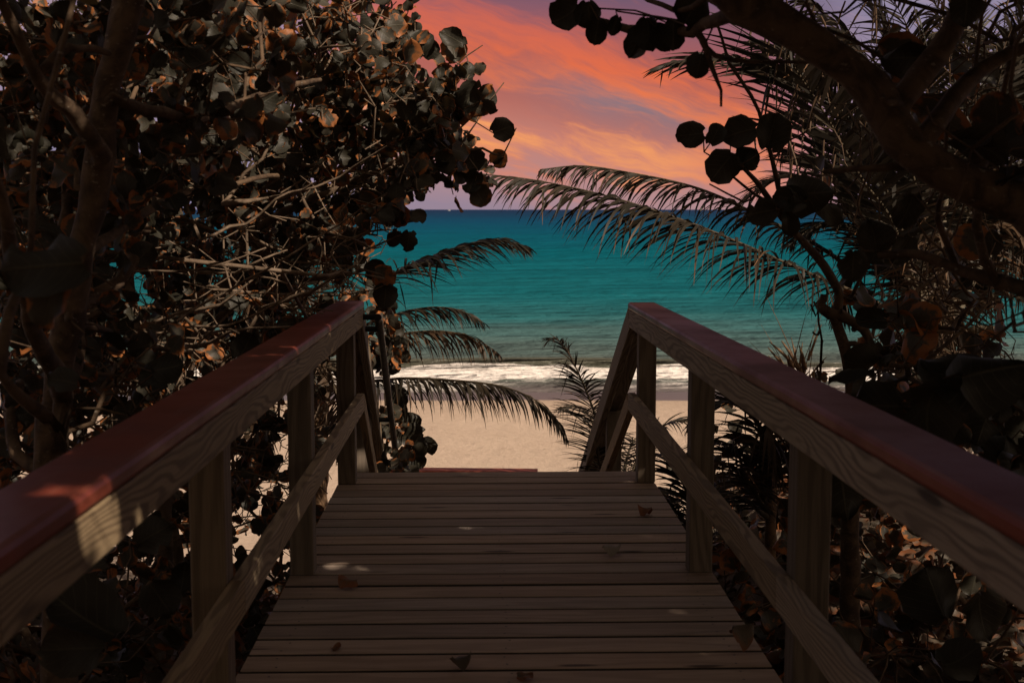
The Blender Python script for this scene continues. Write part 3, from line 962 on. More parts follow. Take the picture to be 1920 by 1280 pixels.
def shade_ok(pos):
    """the overhead crown ends where the sun comes in over the end of the walk"""
    fx = pos[:, 0] - SUN_DIR[0] / SUN_DIR[2] * pos[:, 2]; fy = pos[:, 1] - SUN_DIR[1] / SUN_DIR[2] * pos[:, 2]
    holes = np.ones(len(pos), bool)                    # small gaps that let a fleck of sun reach the rails
    for (hx, hy, hr) in SUN_GAPS:
        holes &= (fx - hx) ** 2 + (fy - hy) ** 2 > hr * hr
    return (pos[:, 2] < 2.1) | (((fy < 7.1) | (fx > 2.1) | ((fx > -1.35) & (fy < 8.1))) & ((fx > -1.75) | (fy < 5.4)) & holes)


def above_frame(pos):
    """leaves of the roof that would dip into the middle of the view are pruned"""
    px = pixel_of(pos)
    ok = (pos[:, 1] < 0.5) | (px[:, 1] < -25) | (px[:, 0] < -40) | (px[:, 0] > 1960)
    return ok


# ------------------------------------------------------------------ sea grape trees
def ground_foot(px, py, Y, dz=-0.15):
    p = at(px, py, Y)
    p[2] = ground_z(p[0], p[1]) + dz
    return p


def tree_obj(name, label, loc, group=None, cat='tree'):
    o = empty(name, tuple(loc))
    return tag(o, label, cat, group)


def in_gap(pos):
    """crowns stop short of the walk and of the open view over the sea"""
    px = pixel_of(pos)
    gap = [(745, -60), (870, 30), (905, 110), (975, 240), (940, 340), (900, 385), (812, 415), (785, 480), (748, 530), (720, 570), (735, 640), (800, 690), (820, 900), (1120, 900),
           (1240, 700), (1320, 430), (1245, 230), (1230, 130), (1050, 70), (1015, -60)]
    deckz = (np.abs(pos[:, 0]) < 0.95) & (pos[:, 2] < 1.15) & (pos[:, 2] > -0.25) & (pos[:, 1] < 6.6)
    return ~((in_poly(px[:, 0], px[:, 1], gap) & (pos[:, 1] > 0.5)) | deckz | ((np.abs(pos[:, 0]) < 0.7) & (pos[:, 1] < 10) & (pos[:, 2] < 1.3) & (pos[:, 2] > -3)))


def off_line(pos, line, gap, depth):
    """False for what would hang right in front of a limb"""
    px = pixel_of(pos)
    L = np.asarray(line, float)
    d = np.full(len(pos), 1e9)
    for a, b in zip(L[:-1], L[1:]):
        t_ = np.clip(((px - a) @ (b - a)) / ((b - a) @ (b - a)), 0, 1)
        d = np.minimum(d, np.linalg.norm(px - a - t_[:, None] * (b - a), axis=1))
    return (d > gap) | (pos[:, 1] > depth)


PALE_LIMB = [(400, 580), (425, 530), (470, 440), (555, 385), (640, 350), (715, 312), (760, 292)]


def region(poly, n, y0, y1, bias=1.0):
    s = sample_poly(poly, n)
    Y = y0 + (y1 - y0) * rng.random(n) ** bias
    return at(s[:, 0], s[:, 1], Y)


# --- tree 1: near trunk on the left
t = Tree()
f = at(70, 900, 3.5); f[2] = ground_z(f[0], f[1]) - 0.1
up = [f] + [at(a, b, c) for a, b, c in [(96, 880, 3.45), (108, 760, 3.42), (125, 650, 3.4), (150, 500, 3.4), (185, 300, 3.4), (226, 130, 3.4), (268, -20, 3.4), (310, -170, 3.4)]] + [np.array((-0.75, 3.2, 2.9)), np.array((-0.2, 2.9, 3.4))]
t.limb(up, px2m(72, 3.4) / 2, 0.026, attach=False, step=0.05)
t.pxlimb([(185, 300, 3.4), (120, 200, 3.3), (60, 150, 3.2), (20, 60, 3.1), (-20, -60, 3.0)], 34, 18)
t.pxlimb([(60, 150, 3.2), (110, 92, 3.2), (150, 86, 3.25), (205, 100, 3.35)], 20, 13)
t.pxlimb([(112, 740, 3.42), (60, 560, 3.0), (20, 420, 2.8), (-30, 250, 2.7)], 38, 20)
t.pxlimb([(0, 700, 2.2), (22, 600, 2.25), (45, 530, 2.3), (58, 462, 2.3)], 26, 13, attach=False)
t.pxlimb([(210, 190, 3.4), (330, 220, 3.7), (470, 180, 4.2), (600, 150, 4.8)], 24, 9)
t.pxlimb([(150, 480, 3.4), (260, 400, 3.9), (360, 370, 4.4), (520, 330, 5.0)], 22, 9)
t.pxlimb([(130, 600, 3.4), (250, 640, 3.9), (360, 660, 4.3)], 18, 8)
t.pxlimb([(105, 800, 3.4), (40, 740, 3.2), (-40, 640, 3.1)], 30, 16)
t.pxlimb([(268, -20, 3.4), (360, -120, 3.6), (520, -260, 3.8)], 30, 16)
L_near = [(-40, -60), (520, -60), (560, 60), (540, 200), (430, 300), (330, 420), (220, 560), (140, 640), (40, 560), (-40, 600)]
t.grow(region(L_near, 420, 3.62, 6.4))
t.grow(region(L_near, 260, 3.5, 5.6), leafy=0.0)
t.grow(region([(0, 560), (330, 560), (300, 760), (90, 880), (0, 850)], 150, 3.3, 5.2), leafy=0.2)
t.grow(region([(-40, 640), (330, 660), (360, 880), (150, 960), (-40, 1000)], 240, 3.7, 6.2), leafy=0.28)
t.grow(region([(-60, -60), (230, -60), (220, 160), (60, 300), (-60, 300)], 90, 3.8, 6.0))
# roof of leaves over the near end of the walk
roofL = crown_box(170, (-4.0, -3.5, 2.1), (0.4, 2.6, 3.6))
t.grow(roofL, bal=0.3, step=0.14)
o = tree_obj('sea_grape_tree', 'sea grape tree with a thick dark brown trunk leaning beside the left railing', f, 'sea grape trees along the walk')
mb = MB(); t.wood(mb); mb.build('trunk', M_bark, o)
mb = MB(); t.leaves(mb, None, 0.074, (3, 6), keep=lambda p: in_gap(p) & shade_ok(p) & off_line(p, PALE_LIMB, 15, 5.9) & ((p[:, 1] > 3.5) | above_frame(p)), lo=True)
mb2 = mb
hero(t, mb, [(75, 500, 2.1, 165, 185, .013, 15), (95, 560, 2.15, 120, 250, .71, -10), (318, 690, 3.6, 56, 10, .69, 25), (115, 712, 2.6, 62, 170, .72, 20),
             (290, 705, 3.7, 60, 160, .03, 10), (462, 648, 4.6, 54, 60, .02, 5)])
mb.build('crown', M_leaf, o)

# --- tree 2: pale-limbed sea grape further along on the left, reaching over the stairs
t = Tree()
f = at(300, 800, 6.3); f[2] = ground_z(f[0], f[1]) - 0.1
t.limb([f] + [at(a, b, c) for a, b, c in [(320, 780, 6.3), (375, 620, 6.2), (425, 530, 6.1), (470, 440, 6.0), (555, 385, 5.9), (640, 350, 5.85), (715, 312, 5.8), (760, 292, 5.8), (830, 280, 5.8)]], 0.05, 0.010, attach=False, wob=0.004)
t.limb([f + (0.1, 0.2, 0), at(250, 640, 6.8), at(240, 480, 6.9), at(300, 330, 6.9), at(380, 190, 6.8), at(470, 60, 6.7), at(540, -60, 6.6)], 0.045, 0.02)
t.pxlimb([(470, 440, 6.0), (430, 340, 6.1), (410, 250, 6.1)], 14, 8)
t.pxlimb([(380, 190, 6.8), (430, 175, 6.5), (500, 160, 6.2), (560, 150, 6.1), (640, 120, 6.0), (700, 90, 5.9)], 16, 7)
t.pxlimb([(300, 330, 6.9), (440, 330, 6.5), (560, 310, 6.2), (660, 250, 6.0), (740, 215, 5.9), (800, 200, 5.9), (850, 130, 5.9), (905, 85, 5.9)], 16, 2)
t.pxlimb([(740, 215, 5.9), (830, 260, 5.8), (905, 200, 5.8), (945, 155, 5.8)], 6, 2)
t.pxlimb([(830, 280, 5.8), (905, 282, 5.75), (940, 290, 5.75), (968, 240, 5.75)], 6, 2)
t.pxlimb([(375, 620, 6.2), (470, 560, 6.3), (560, 530, 6.3), (640, 520, 6.2), (700, 500, 6.2)], 16, 5)
t.pxlimb([(425, 530, 6.1), (500, 490, 6.2), (600, 470, 6.2), (690, 430, 6.1)], 12, 5)
t.pxlimb([(320, 780, 6.3), (420, 720, 5.9), (520, 680, 5.6), (600, 640, 5.5)], 16, 6)
for q in range(46):
    x0 = rng.uniform(120, 560); y0 = rng.uniform(250, 860); Yq = rng.uniform(4.6, 6.8); sl = rng.normal(-0.12, 0.28); ln = rng.uniform(160, 420)
    pts = [(x0 + ln * k, y0 + ln * k * sl + rng.normal(0, 14), Yq + rng.normal(0, .12)) for k in (0, .25, .5, .75, 1)]
    pts = [p_ for p_ in pts if p_[0] < 760 and not (p_[1] > 560 and p_[0] > 640)]
    if len(pts) > 2: t.pxlimb(pts, rng.uniform(5, 11), 3, attach=q % 2 == 0)
t.pxlimb([(330, 770, 6.3), (400, 830, 6.6), (470, 850, 6.9), (530, 900, 7.0)], 22, 10)
t.pxlimb([(470, 850, 6.9), (420, 930, 6.8), (440, 1000, 6.7)], 14, 8)
t.pxlimb([(420, 720, 5.9), (380, 640, 5.5), (330, 580, 5.3)], 10, 6)
L_up = [(300, -60), (735, -60), (765, 40), (800, 120), (835, 190), (850, 250), (840, 300), (815, 350), (770, 390), (740, 440), (690, 480), (600, 470), (520, 420), (440, 420), (340, 330), (260, 200)]
t.grow(region(L_up, 640, 5.0, 7.8))
t.grow(region([(-20, 250), (300, 300), (640, 430), (720, 520), (690, 570), (560, 620), (420, 690), (200, 760), (-20, 720)], 430, 5.4, 8.0))
t.grow(region(L_up, 480, 4.9, 7.0), leafy=0.0)
t.grow(region([(560, -40), (740, -40), (800, 60), (870, 130), (900, 240), (890, 320), (800, 385), (700, 350), (600, 300)], 70, 5.2, 6.4))
t.grow(region([(790, 60), (890, 140), (950, 240), (930, 330), (860, 385), (800, 380), (830, 250)], 22, 5.5, 6.2))
t.grow(region([(240, 400), (700, 420), (740, 520), (690, 560), (560, 620), (420, 690), (250, 700)], 110, 5.2, 7.4), leafy=0.55)
t.grow(region([(240, 420), (700, 420), (700, 520), (600, 600), (400, 720), (200, 820)], 620, 4.8, 7.4), leafy=0.0)
t.grow(region([(420, 720), (640, 640), (640, 880), (590, 980), (420, 1000), (330, 900)], 520, 5.4, 8.2), leafy=0.16)
t.grow(region([(140, 740), (420, 690), (420, 900), (200, 900)], 360, 4.6, 7.6), leafy=0.10)
o = tree_obj('sea_grape_tree', 'sea grape tree with pale sunlit limbs and round leaves reaching out over the sea view', f, 'sea grape trees along the walk')
mb = MB()
hero(t, mb, [(847, 72, 5.7, 52, 150, .22, 8), (792, 75, 5.7, 56, 95, .03, 5), (850, 92, 5.75, 48, 100, .66, 5), (877, 130, 5.7, 34, 85, .05, 3), (880, 182, 5.6, 62, 250, .06, 4), (912, 182, 5.8, 46, 80, .31, 6),
             (944, 242, 5.7, 42, 20, .19, 4), (865, 300, 5.7, 38, 260, .10, 3), (888, 300, 5.8, 42, 280, .35, 6), (886, 340, 5.7, 44, 240, .08, 3), (898, 368, 5.7, 40, 300, .97, 8),
             (765, 455, 5.8, 40, 260, .07, 2), (738, 448, 5.9, 34, 240, .12, 2), (680, 385, 5.8, 52, 200, .20, 4), (700, 372, 5.9, 50, 230, .04, 4), (660, 458, 6.0, 46, 170, .965, 9),
             (722, 520, 6.0, 44, 330, .98, 8), (705, 505, 6.1, 40, 20, .21, 8), (722, 555, 6.0, 44, 265, .09, 2), (700, 300, 5.8, 40, 250, .94, 8), (745, 360, 5.9, 42, 280, .12, 4), (824, 268, 5.8, 46, 200, .15, 5),
             (800, 265, 5.8, 44, 240, .27, 5), (712, 155, 5.8, 54, 200, .23, 6), (735, 105, 5.8, 50, 250, .11, 4), (690, 108, 5.8, 44, 170, .17, 6), (838, 205, 5.8, 40, 120, .05, 3)])
n_ = t.leaves(mb, None, 0.076, (3, 5), keep=lambda p: in_gap(p) & off_line(p, PALE_LIMB, 15, 5.9) & ((pixel_of(p)[:, 0] < 960) | (pixel_of(p)[:, 1] < -30)), lo=True)
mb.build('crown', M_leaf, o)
mb = MB(); t.wood(mb); mb.build('trunk', M_bark_pale, o)
print('left leaves', n_, 'nodes', t.n)

# --- shrub: young sea grape by the foot of the left stair rail
t = Tree()
f = np.array((-1.05, 8.65, float(ground_z(-1.05, 8.65)) - 0.05))
t.limb([f, at(715, 860, 8.65), at(722, 760, 8.65), at(728, 640, 8.62), at(722, 575, 8.60)], 0.022, 0.006, attach=False)
t.pxlimb([(718, 840, 8.65), (750, 850, 8.60), (785, 845, 8.55)], 5, 3)
t.pxlimb([(722, 760, 8.65), (745, 745, 8.60), (765, 735, 8.55)], 5, 3)
t.grow(region([(705, 570), (735, 570), (750, 660), (735, 700), (705, 690)], 26, 8.50, 7.9))
t.grow(region([(705, 780), (780, 800), (790, 870), (720, 890)], 16, 8.45, 7.7))
o = tree_obj('sea_grape_shrub', 'low sea grape shrub with round leaves behind the metal grab rail', f, cat='shrub')
mb = MB()
hero(t, mb, [(747, 648, 8.45, 36, 250, .20, 6), (758, 668, 8.45, 30, 300, .97, 9), (742, 620, 8.50, 34, 80, .05, 3), (725, 615, 8.50, 34, 110, .28, 6), (742, 742, 8.45, 46, 100, .08, 2), (752, 766, 8.45, 30, 330, .18, 6),
             (770, 792, 8.40, 46, 10, .04, 2), (765, 818, 8.40, 60, 190, .06, 2), (800, 838, 8.40, 44, 10, .07, 3), (780, 862, 8.40, 44, 300, .25, 9), (765, 880, 8.40, 40, 280, .15, 9), (728, 800, 8.45, 34, 90, .96, 6),
             (735, 690, 8.50, 34, 270, .09, 4)])
t.leaves(mb, None, 0.095, (2, 4), keep=lambda p: (pixel_of(p)[:, 0] < 800) & (p[:, 0] < -0.4))
mb.build('crown', M_leaf, o)
mb = MB(); t.wood(mb); mb.build('trunk', M_bark, o)

# --- tree 3: the arching limb at the upper right, its crown roofs the walk
t = Tree()
f = np.array((3.6, 3.4, float(ground_z(3.6, 3.4)) - 0.15))
t.limb([f, np.array((3.3, 3.3, 0.4)), np.array((2.5, 3.15, 1.2)), at(2040, 395, 3.0), at(1930, 350, 3.0), at(1835, 308, 3.0), at(1745, 258, 3.0), at(1692, 205, 3.0), at(1655, 140, 3.0), at(1575, 75, 3.0), at(1460, 8, 3.0), at(1370, -50, 3.0), np.array((0.40, 2.9, 2.15)), np.array((-0.1, 2.7, 2.5))],
       0.085, 0.035, attach=False, step=0.05, wob=0.004)
t.pxlimb([(1692, 205, 3.0), (1790, 60, 3.1), (1830, -60, 3.2)], 46, 34)
t.pxlimb([(1745, 258, 3.0), (1850, 130, 3.2), (1960, 80, 3.2)], 40, 24)
t.pxlimb([(1460, 8, 3.0), (1400, 22, 3.1), (1345, 38, 3.25), (1300, 50, 3.4), (1240, 52, 3.5), (1180, 46, 3.6), (1120, 30, 3.7), (1070, 8, 3.75), (1030, -20, 3.8)], 34, 9)
t.pxlimb([(1300, 50, 3.4), (1320, 90, 3.4), (1342, 150, 3.4), (1352, 200, 3.4)], 16, 5)
t.pxlimb([(1300, 50, 3.4), (1310, 85, 3.4), (1360, 108, 3.5), (1450, 115, 3.5), (1560, 118, 3.4)], 12, 6)
t.pxlimb([(1400, 22, 3.1), (1330, -10, 3.3), (1270, 10, 3.4), (1200, -10, 3.6)], 18, 8)
t.pxlimb([(1835, 308, 3.0), (1720, 312, 3.1), (1640, 316, 3.1), (1545, 322, 3.2)], 24, 10)
t.pxlimb([(1692, 205, 3.0), (1660, 190, 2.9), (1630, 150, 2.9)], 16, 8)
t.pxlimb([(1960, 560, 3.3), (1880, 535, 3.4), (1800, 515, 3.5), (1720, 485, 3.6), (1650, 478, 3.7)], 34, 16, attach=False)
t.pxlimb([(1880, 535, 3.4), (1840, 420, 3.4), (1870, 200, 3.5), (1900, 60, 3.5)], 20, 9)
t.pxlimb([(1800, 515, 3.5), (1760, 420, 3.4), (1770, 330, 3.2)], 14, 9)
t.grow(region([(1400, -40), (1900, -40), (1960, 300), (1960, 620), (1700, 600), (1780, 330), (1600, 60)], 60, 2.8, 4.2), leafy=0.10)
t.grow(region([(1060, 5), (1300, 20), (1290, 62), (1120, 45)], 4, 3.4, 3.8), leafy=0.0)
tips_view = len(t.tips)
roofR = np.vstack([crown_shade(2350, (-1.6, 2.4), (-0.5, 6.95)), crown_shade(230, (-3.4, -1.5), (2.2, 5.6)), crown_shade(190, (2.2, 5.4), (2.0, 8.0), 2.4, 5.2), crown_shade(500, (-0.95, 0.95), (0.8, 6.6)), crown_shade(130, (0.6, 2.2), (6.9, 8.0)), crown_shade(75, (-1.35, 0.6), (6.9, 7.9)), crown_box(700, (0.5, -2.5, 2.15), (5.0, 3.9, 4.3)), crown_box(200, (-0.6, -2.5, 2.3), (0.8, 1.6, 3.4))])
for a in [((0.9, 2.6, 2.6), (1.2, 0.5, 3.0), (1.0, -2.5, 3.0)), ((1.4, 3.1, 2.3), (2.6, 4.2, 3.1), (3.5, 5.2, 3.4)), ((1.5, 3.0, 2.3), (3.0, 1.5, 3.2), (4.5, 0.2, 3.4))]:
    t.limb([np.array(q) for q in a], 0.04, 0.015)
t.grow(roofR, bal=0.3, step=0.15)
o = tree_obj('sea_grape_tree', 'sea grape tree with a massive dark limb arching over from the right', f, 'sea grape trees along the walk')
mb = MB()
hero(t, mb, [(1062, 32, 3.7, 58, 215, .05, 25), (1105, 30, 3.65, 50, 275, .31, 12), (1118, 62, 3.65, 46, 260, .07, 3), (1152, 50, 3.6, 36, 250, .13, 6), (1195, 80, 3.55, 66, 240, .04, 4), (1218, 66, 3.5, 62, 280, .11, 8),
             (1240, 74, 3.5, 52, 300, .22, 8), (1262, 68, 3.45, 54, 270, .06, 5), (1310, 125, 3.4, 46, 260, .05, 4),
             (1300, 15, 3.4, 70, 60, .02, 8), (1812, 20, 3.0, 62, 270, .03, 3), (1700, 398, 3.5, 70, 250, .04, 3), (1640, 760, 3.0, 100, 180, .17, 6), (1600, 500, 3.6, 60, 270, .02, 0),
             (1790, 700, 2.9, 150, 175, .09, 45), (1870, 690, 2.8, 140, 10, .12, 40), (1740, 770, 2.9, 120, 260, .06, 5), (1640, 440, 3.7, 66, 100, .11, 6), (1595, 697, 3.6, 86, 185, .33, 78)])
t.leaves(mb, None, 0.125, (4, 7), spread=0.2, lo=True, keep=lambda p: shade_ok(p) & (in_gap(p) & above_frame(p) | (in_gap(p) & (p[:, 1] > 2.7) & (p[:, 2] < 1.376 + .165 * p[:, 1]))))
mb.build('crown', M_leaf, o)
mb = MB(); t.wood(mb); mb.build('trunk', M_bark, o)
print('roof tips', len(t.tips), t.n)

# --- tree 4: slim crooked trunk outside the right railing
t = Tree()
f = at(1605, 900, 5.4); f[2] = ground_z(f[0], f[1]) - 0.15
t.limb([f, at(1603, 740, 5.4), at(1598, 690, 5.4), at(1590, 640, 5.4), at(1574, 590, 5.4), at(1580, 550, 5.4), at(1548, 495, 5.35), at(1500, 440, 5.3), at(1468, 405, 5.25), at(1440, 375, 5.2), at(1400, 325, 5.1), at(1375, 300, 5.05)], 0.058, 0.008, attach=False, step=0.05, wob=0.003)
t.pxlimb([(1574, 590, 5.4), (1545, 580, 5.4), (1541, 565, 5.4), (1546, 552, 5.4)], 24, 15)
t.pxlimb([(1590, 560, 5.4), (1620, 500, 5.3), (1640, 440, 5.2), (1650, 400, 5.2)], 8, 3)
t.pxlimb([(1590, 600, 5.4), (1620, 615, 5.4), (1630, 660, 5.4), (1615, 720, 5.4), (1640, 770, 5.4)], 20, 12)
t.pxlimb([(1440, 375, 5.2), (1395, 345, 5.2), (1352, 300, 5.1), (1320, 285, 5.1)], 6, 3)
t.pxlimb([(1425, 360, 5.2), (1395, 380, 5.1), (1330, 345, 5.1)], 5, 3)
t.pxlimb([(1468, 405, 5.25), (1455, 330, 5.2), (1420, 210, 5.1), (1370, 120, 5.0), (1340, 30, 5.0)], 10, 5)
t.pxlimb([(1600, 620, 5.4), (1700, 560, 5.6), (1760, 520, 5.7), (1830, 470, 5.8)], 12, 6)
t.pxlimb([(1600, 640, 5.4), (1690, 680, 5.2), (1780, 640, 5.2), (1860, 560, 5.3)], 12, 5)
t.grow(region([(1600, 540), (1900, 480), (1920, 800), (1700, 760), (1620, 720)], 330, 4.8, 7.2), leafy=0.04)
t.grow(region([(1560, 60), (1920, 20), (1920, 520), (1640, 480), (1480, 300)], 160, 4.6, 6.8), leafy=0.05)
t.grow(region([(1650, 740), (1920, 700), (1930, 900), (1800, 860)], 110, 4.4, 6.4), leafy=0.55)
o = tree_obj('sea_grape_tree', 'slim crooked sea grape tree outside the right railing with a few big round leaves', f, 'sea grape trees along the walk')
mb = MB()
hero(t, mb, [(1292, 253, 5.1, 52, 185, .05, 4), (1342, 250, 5.1, 44, 60, .09, 8), (1385, 250, 5.1, 66, 195, .18, 18), (1448, 245, 5.0, 70, 75, .03, 4), (1352, 315, 5.0, 62, 230, .06, 3), (1385, 298, 5.1, 50, 40, .10, 5), (1400, 300, 5.1, 50, 330, .19, 6),
             (1425, 398, 5.1, 56, 190, .05, 2), (1480, 372, 5.1, 62, 170, .04, 2), (1520, 362, 5.1, 78, 0, .12, 10), (1556, 400, 5.2, 60, 320, .10, 8), (1640, 470, 5.2, 54, 300, .08, 5), (1690, 470, 5.2, 60, 240, .10, 4), (1480, 420, 5.2, 48, 280, .2, 3),
             (1700, 400, 5.2, 62, 260, .04, 4)])
t.leaves(mb, None, 0.13, (2, 4), keep=in_gap)
mb.build('crown', M_leaf, o)
mb = MB(); t.wood(mb); mb.build('trunk', M_bark, o)


# ------------------------------------------------------------------ palms
def frond(mb, lst, L, n=46, droop=0.5, width=0.020, start=0.14, dry=0.0, spread=0.75, r0=0.013, sides=(1, 1), pts3=None, lift=0.15, mi=(0, 1)):
    pts = np.array(pts3) if pts3 is not None else np.array([at(a, b, c) for a, b, c in lst])
    P = catmull(pts, 0.06)
    S = np.concatenate([[0], np.cumsum(np.linalg.norm(np.diff(P, axis=0), axis=1))]); S /= S[-1]
    rad = np.interp(S, [0, .15, 1], [r0 * 1.5, r0, 0.0022])
    mb.tube(P, rad, 6, rng.random(), mi=mi[1], cap=False)
    T = unit(np.gradient(P, axis=0))
    n = int(n * 1.35); width = width * 1.0
    for sd in (-1, 1):
        if not sides[(sd + 1) // 2]: continue
        ss = np.linspace(start, 0.992, n) + rng.normal(0, 0.2 / n, n)
        ss = np.clip(ss, start, 0.995)
        prof = np.clip(np.sin(np.pi * np.clip(0.16 + 0.80 * (ss - start) / (1 - start), 0, 1)), 0.12, 1) ** 0.75
        ln = L * prof * rng.uniform(0.82, 1.1, n)
        keepm = rng.random(n) > 0.04
        b = np.stack([np.interp(ss, S, P[:, i]) for i in range(3)], -1)
        tt = unit(np.stack([np.interp(ss, S, T[:, i]) for i in range(3)], -1))
        up = np.array((0, 0, 1.0)) - tt * tt[:, 2:3]
        bad = np.linalg.norm(up, axis=1) < 0.25
        up[bad] += np.array((0.3, -0.6, 0.0))
        up = unit(up)
        side = np.cross(tt, up) * sd
        fw = np.interp(ss, [start, 1], [0.35, 1.15])[:, None]
        d = unit(side * spread + tt * fw + up * lift + rng.normal(0, 0.10, (n, 3)))
        st = 6
        seg = (ln / (st - 1))[:, None]
        pos = b.copy()
        dr = (droop * rng.uniform(0.75, 1.3, n))[:, None]
        wprof = np.array([0.55, 1.0, 0.95, 0.75, 0.42, 0.06])
        rows = []
        tws = rng.normal(0, 0.65, (n, 1)); ct, st_ = np.cos(tws), np.sin(tws)
        for q in range(st):
            wv = unit(tt - d * (tt * d).sum(1)[:, None])
            wv = ct * wv + st_ * np.cross(d, wv)
            hw = (width * 0.5 * wprof[q] * (0.6 + 0.4 * prof))[:, None]
            rows.append(np.stack([pos - wv * hw, pos + wv * hw], 1))
            d = unit(d + np.array((0, 0, -1.0)) * dr * 0.30 + rng.normal(0, 0.02, (n, 3)))
            if q == 2: d = np.where((rng.random(n) < 0.07)[:, None], unit(d * 0.3 + np.array((0, 0, -1.0)) + rng.normal(0, .15, (n, 3))), d)
            pos = pos + d * seg
        V = np.stack(rows, 1)[keepm]
        m = len(V)
        F = np.array([[2 * q, 2 * q + 1, 2 * q + 3, 2 * q + 2] for q in range(st - 1)])
        F = (F[None] + (np.arange(m) * st * 2)[:, None, None]).reshape(-1, 4)
        uv = np.tile(np.stack([np.tile([0, 1.0], st), np.repeat(np.linspace(0, 1, st), 2)], -1), (m, 1))
        tn = np.clip(rng.normal(0.42 + dry, 0.25, m), 0, 1)
        mb.add(V.reshape(-1, 3), F, np.repeat(tn, st * 2), uv, mi[0])


def palm(name, label, base, fronds, trunk_pts, tr, group=None):
    o = tree_obj(name, label, base, group, 'palm tree')
    mb = MB()
    P = catmull(trunk_pts, 0.06)
    rr = np.linspace(tr * 1.25, tr, len(P)) * (1 + 0.07 * np.sin(np.arange(len(P)) * 1.7))
    mb.tube(P, rr, 12, 0.5)
    mb.build('trunk', M_fibre, o)
    for fr in fronds:
        mb = MB()
        kw = dict(fr[1])
        dryf = kw.pop('dead', False)
        frond(mb, fr[0], **kw)
        mb.build('frond', [M_frond_dry if dryf else M_frond, M_petiole], o)
    return o


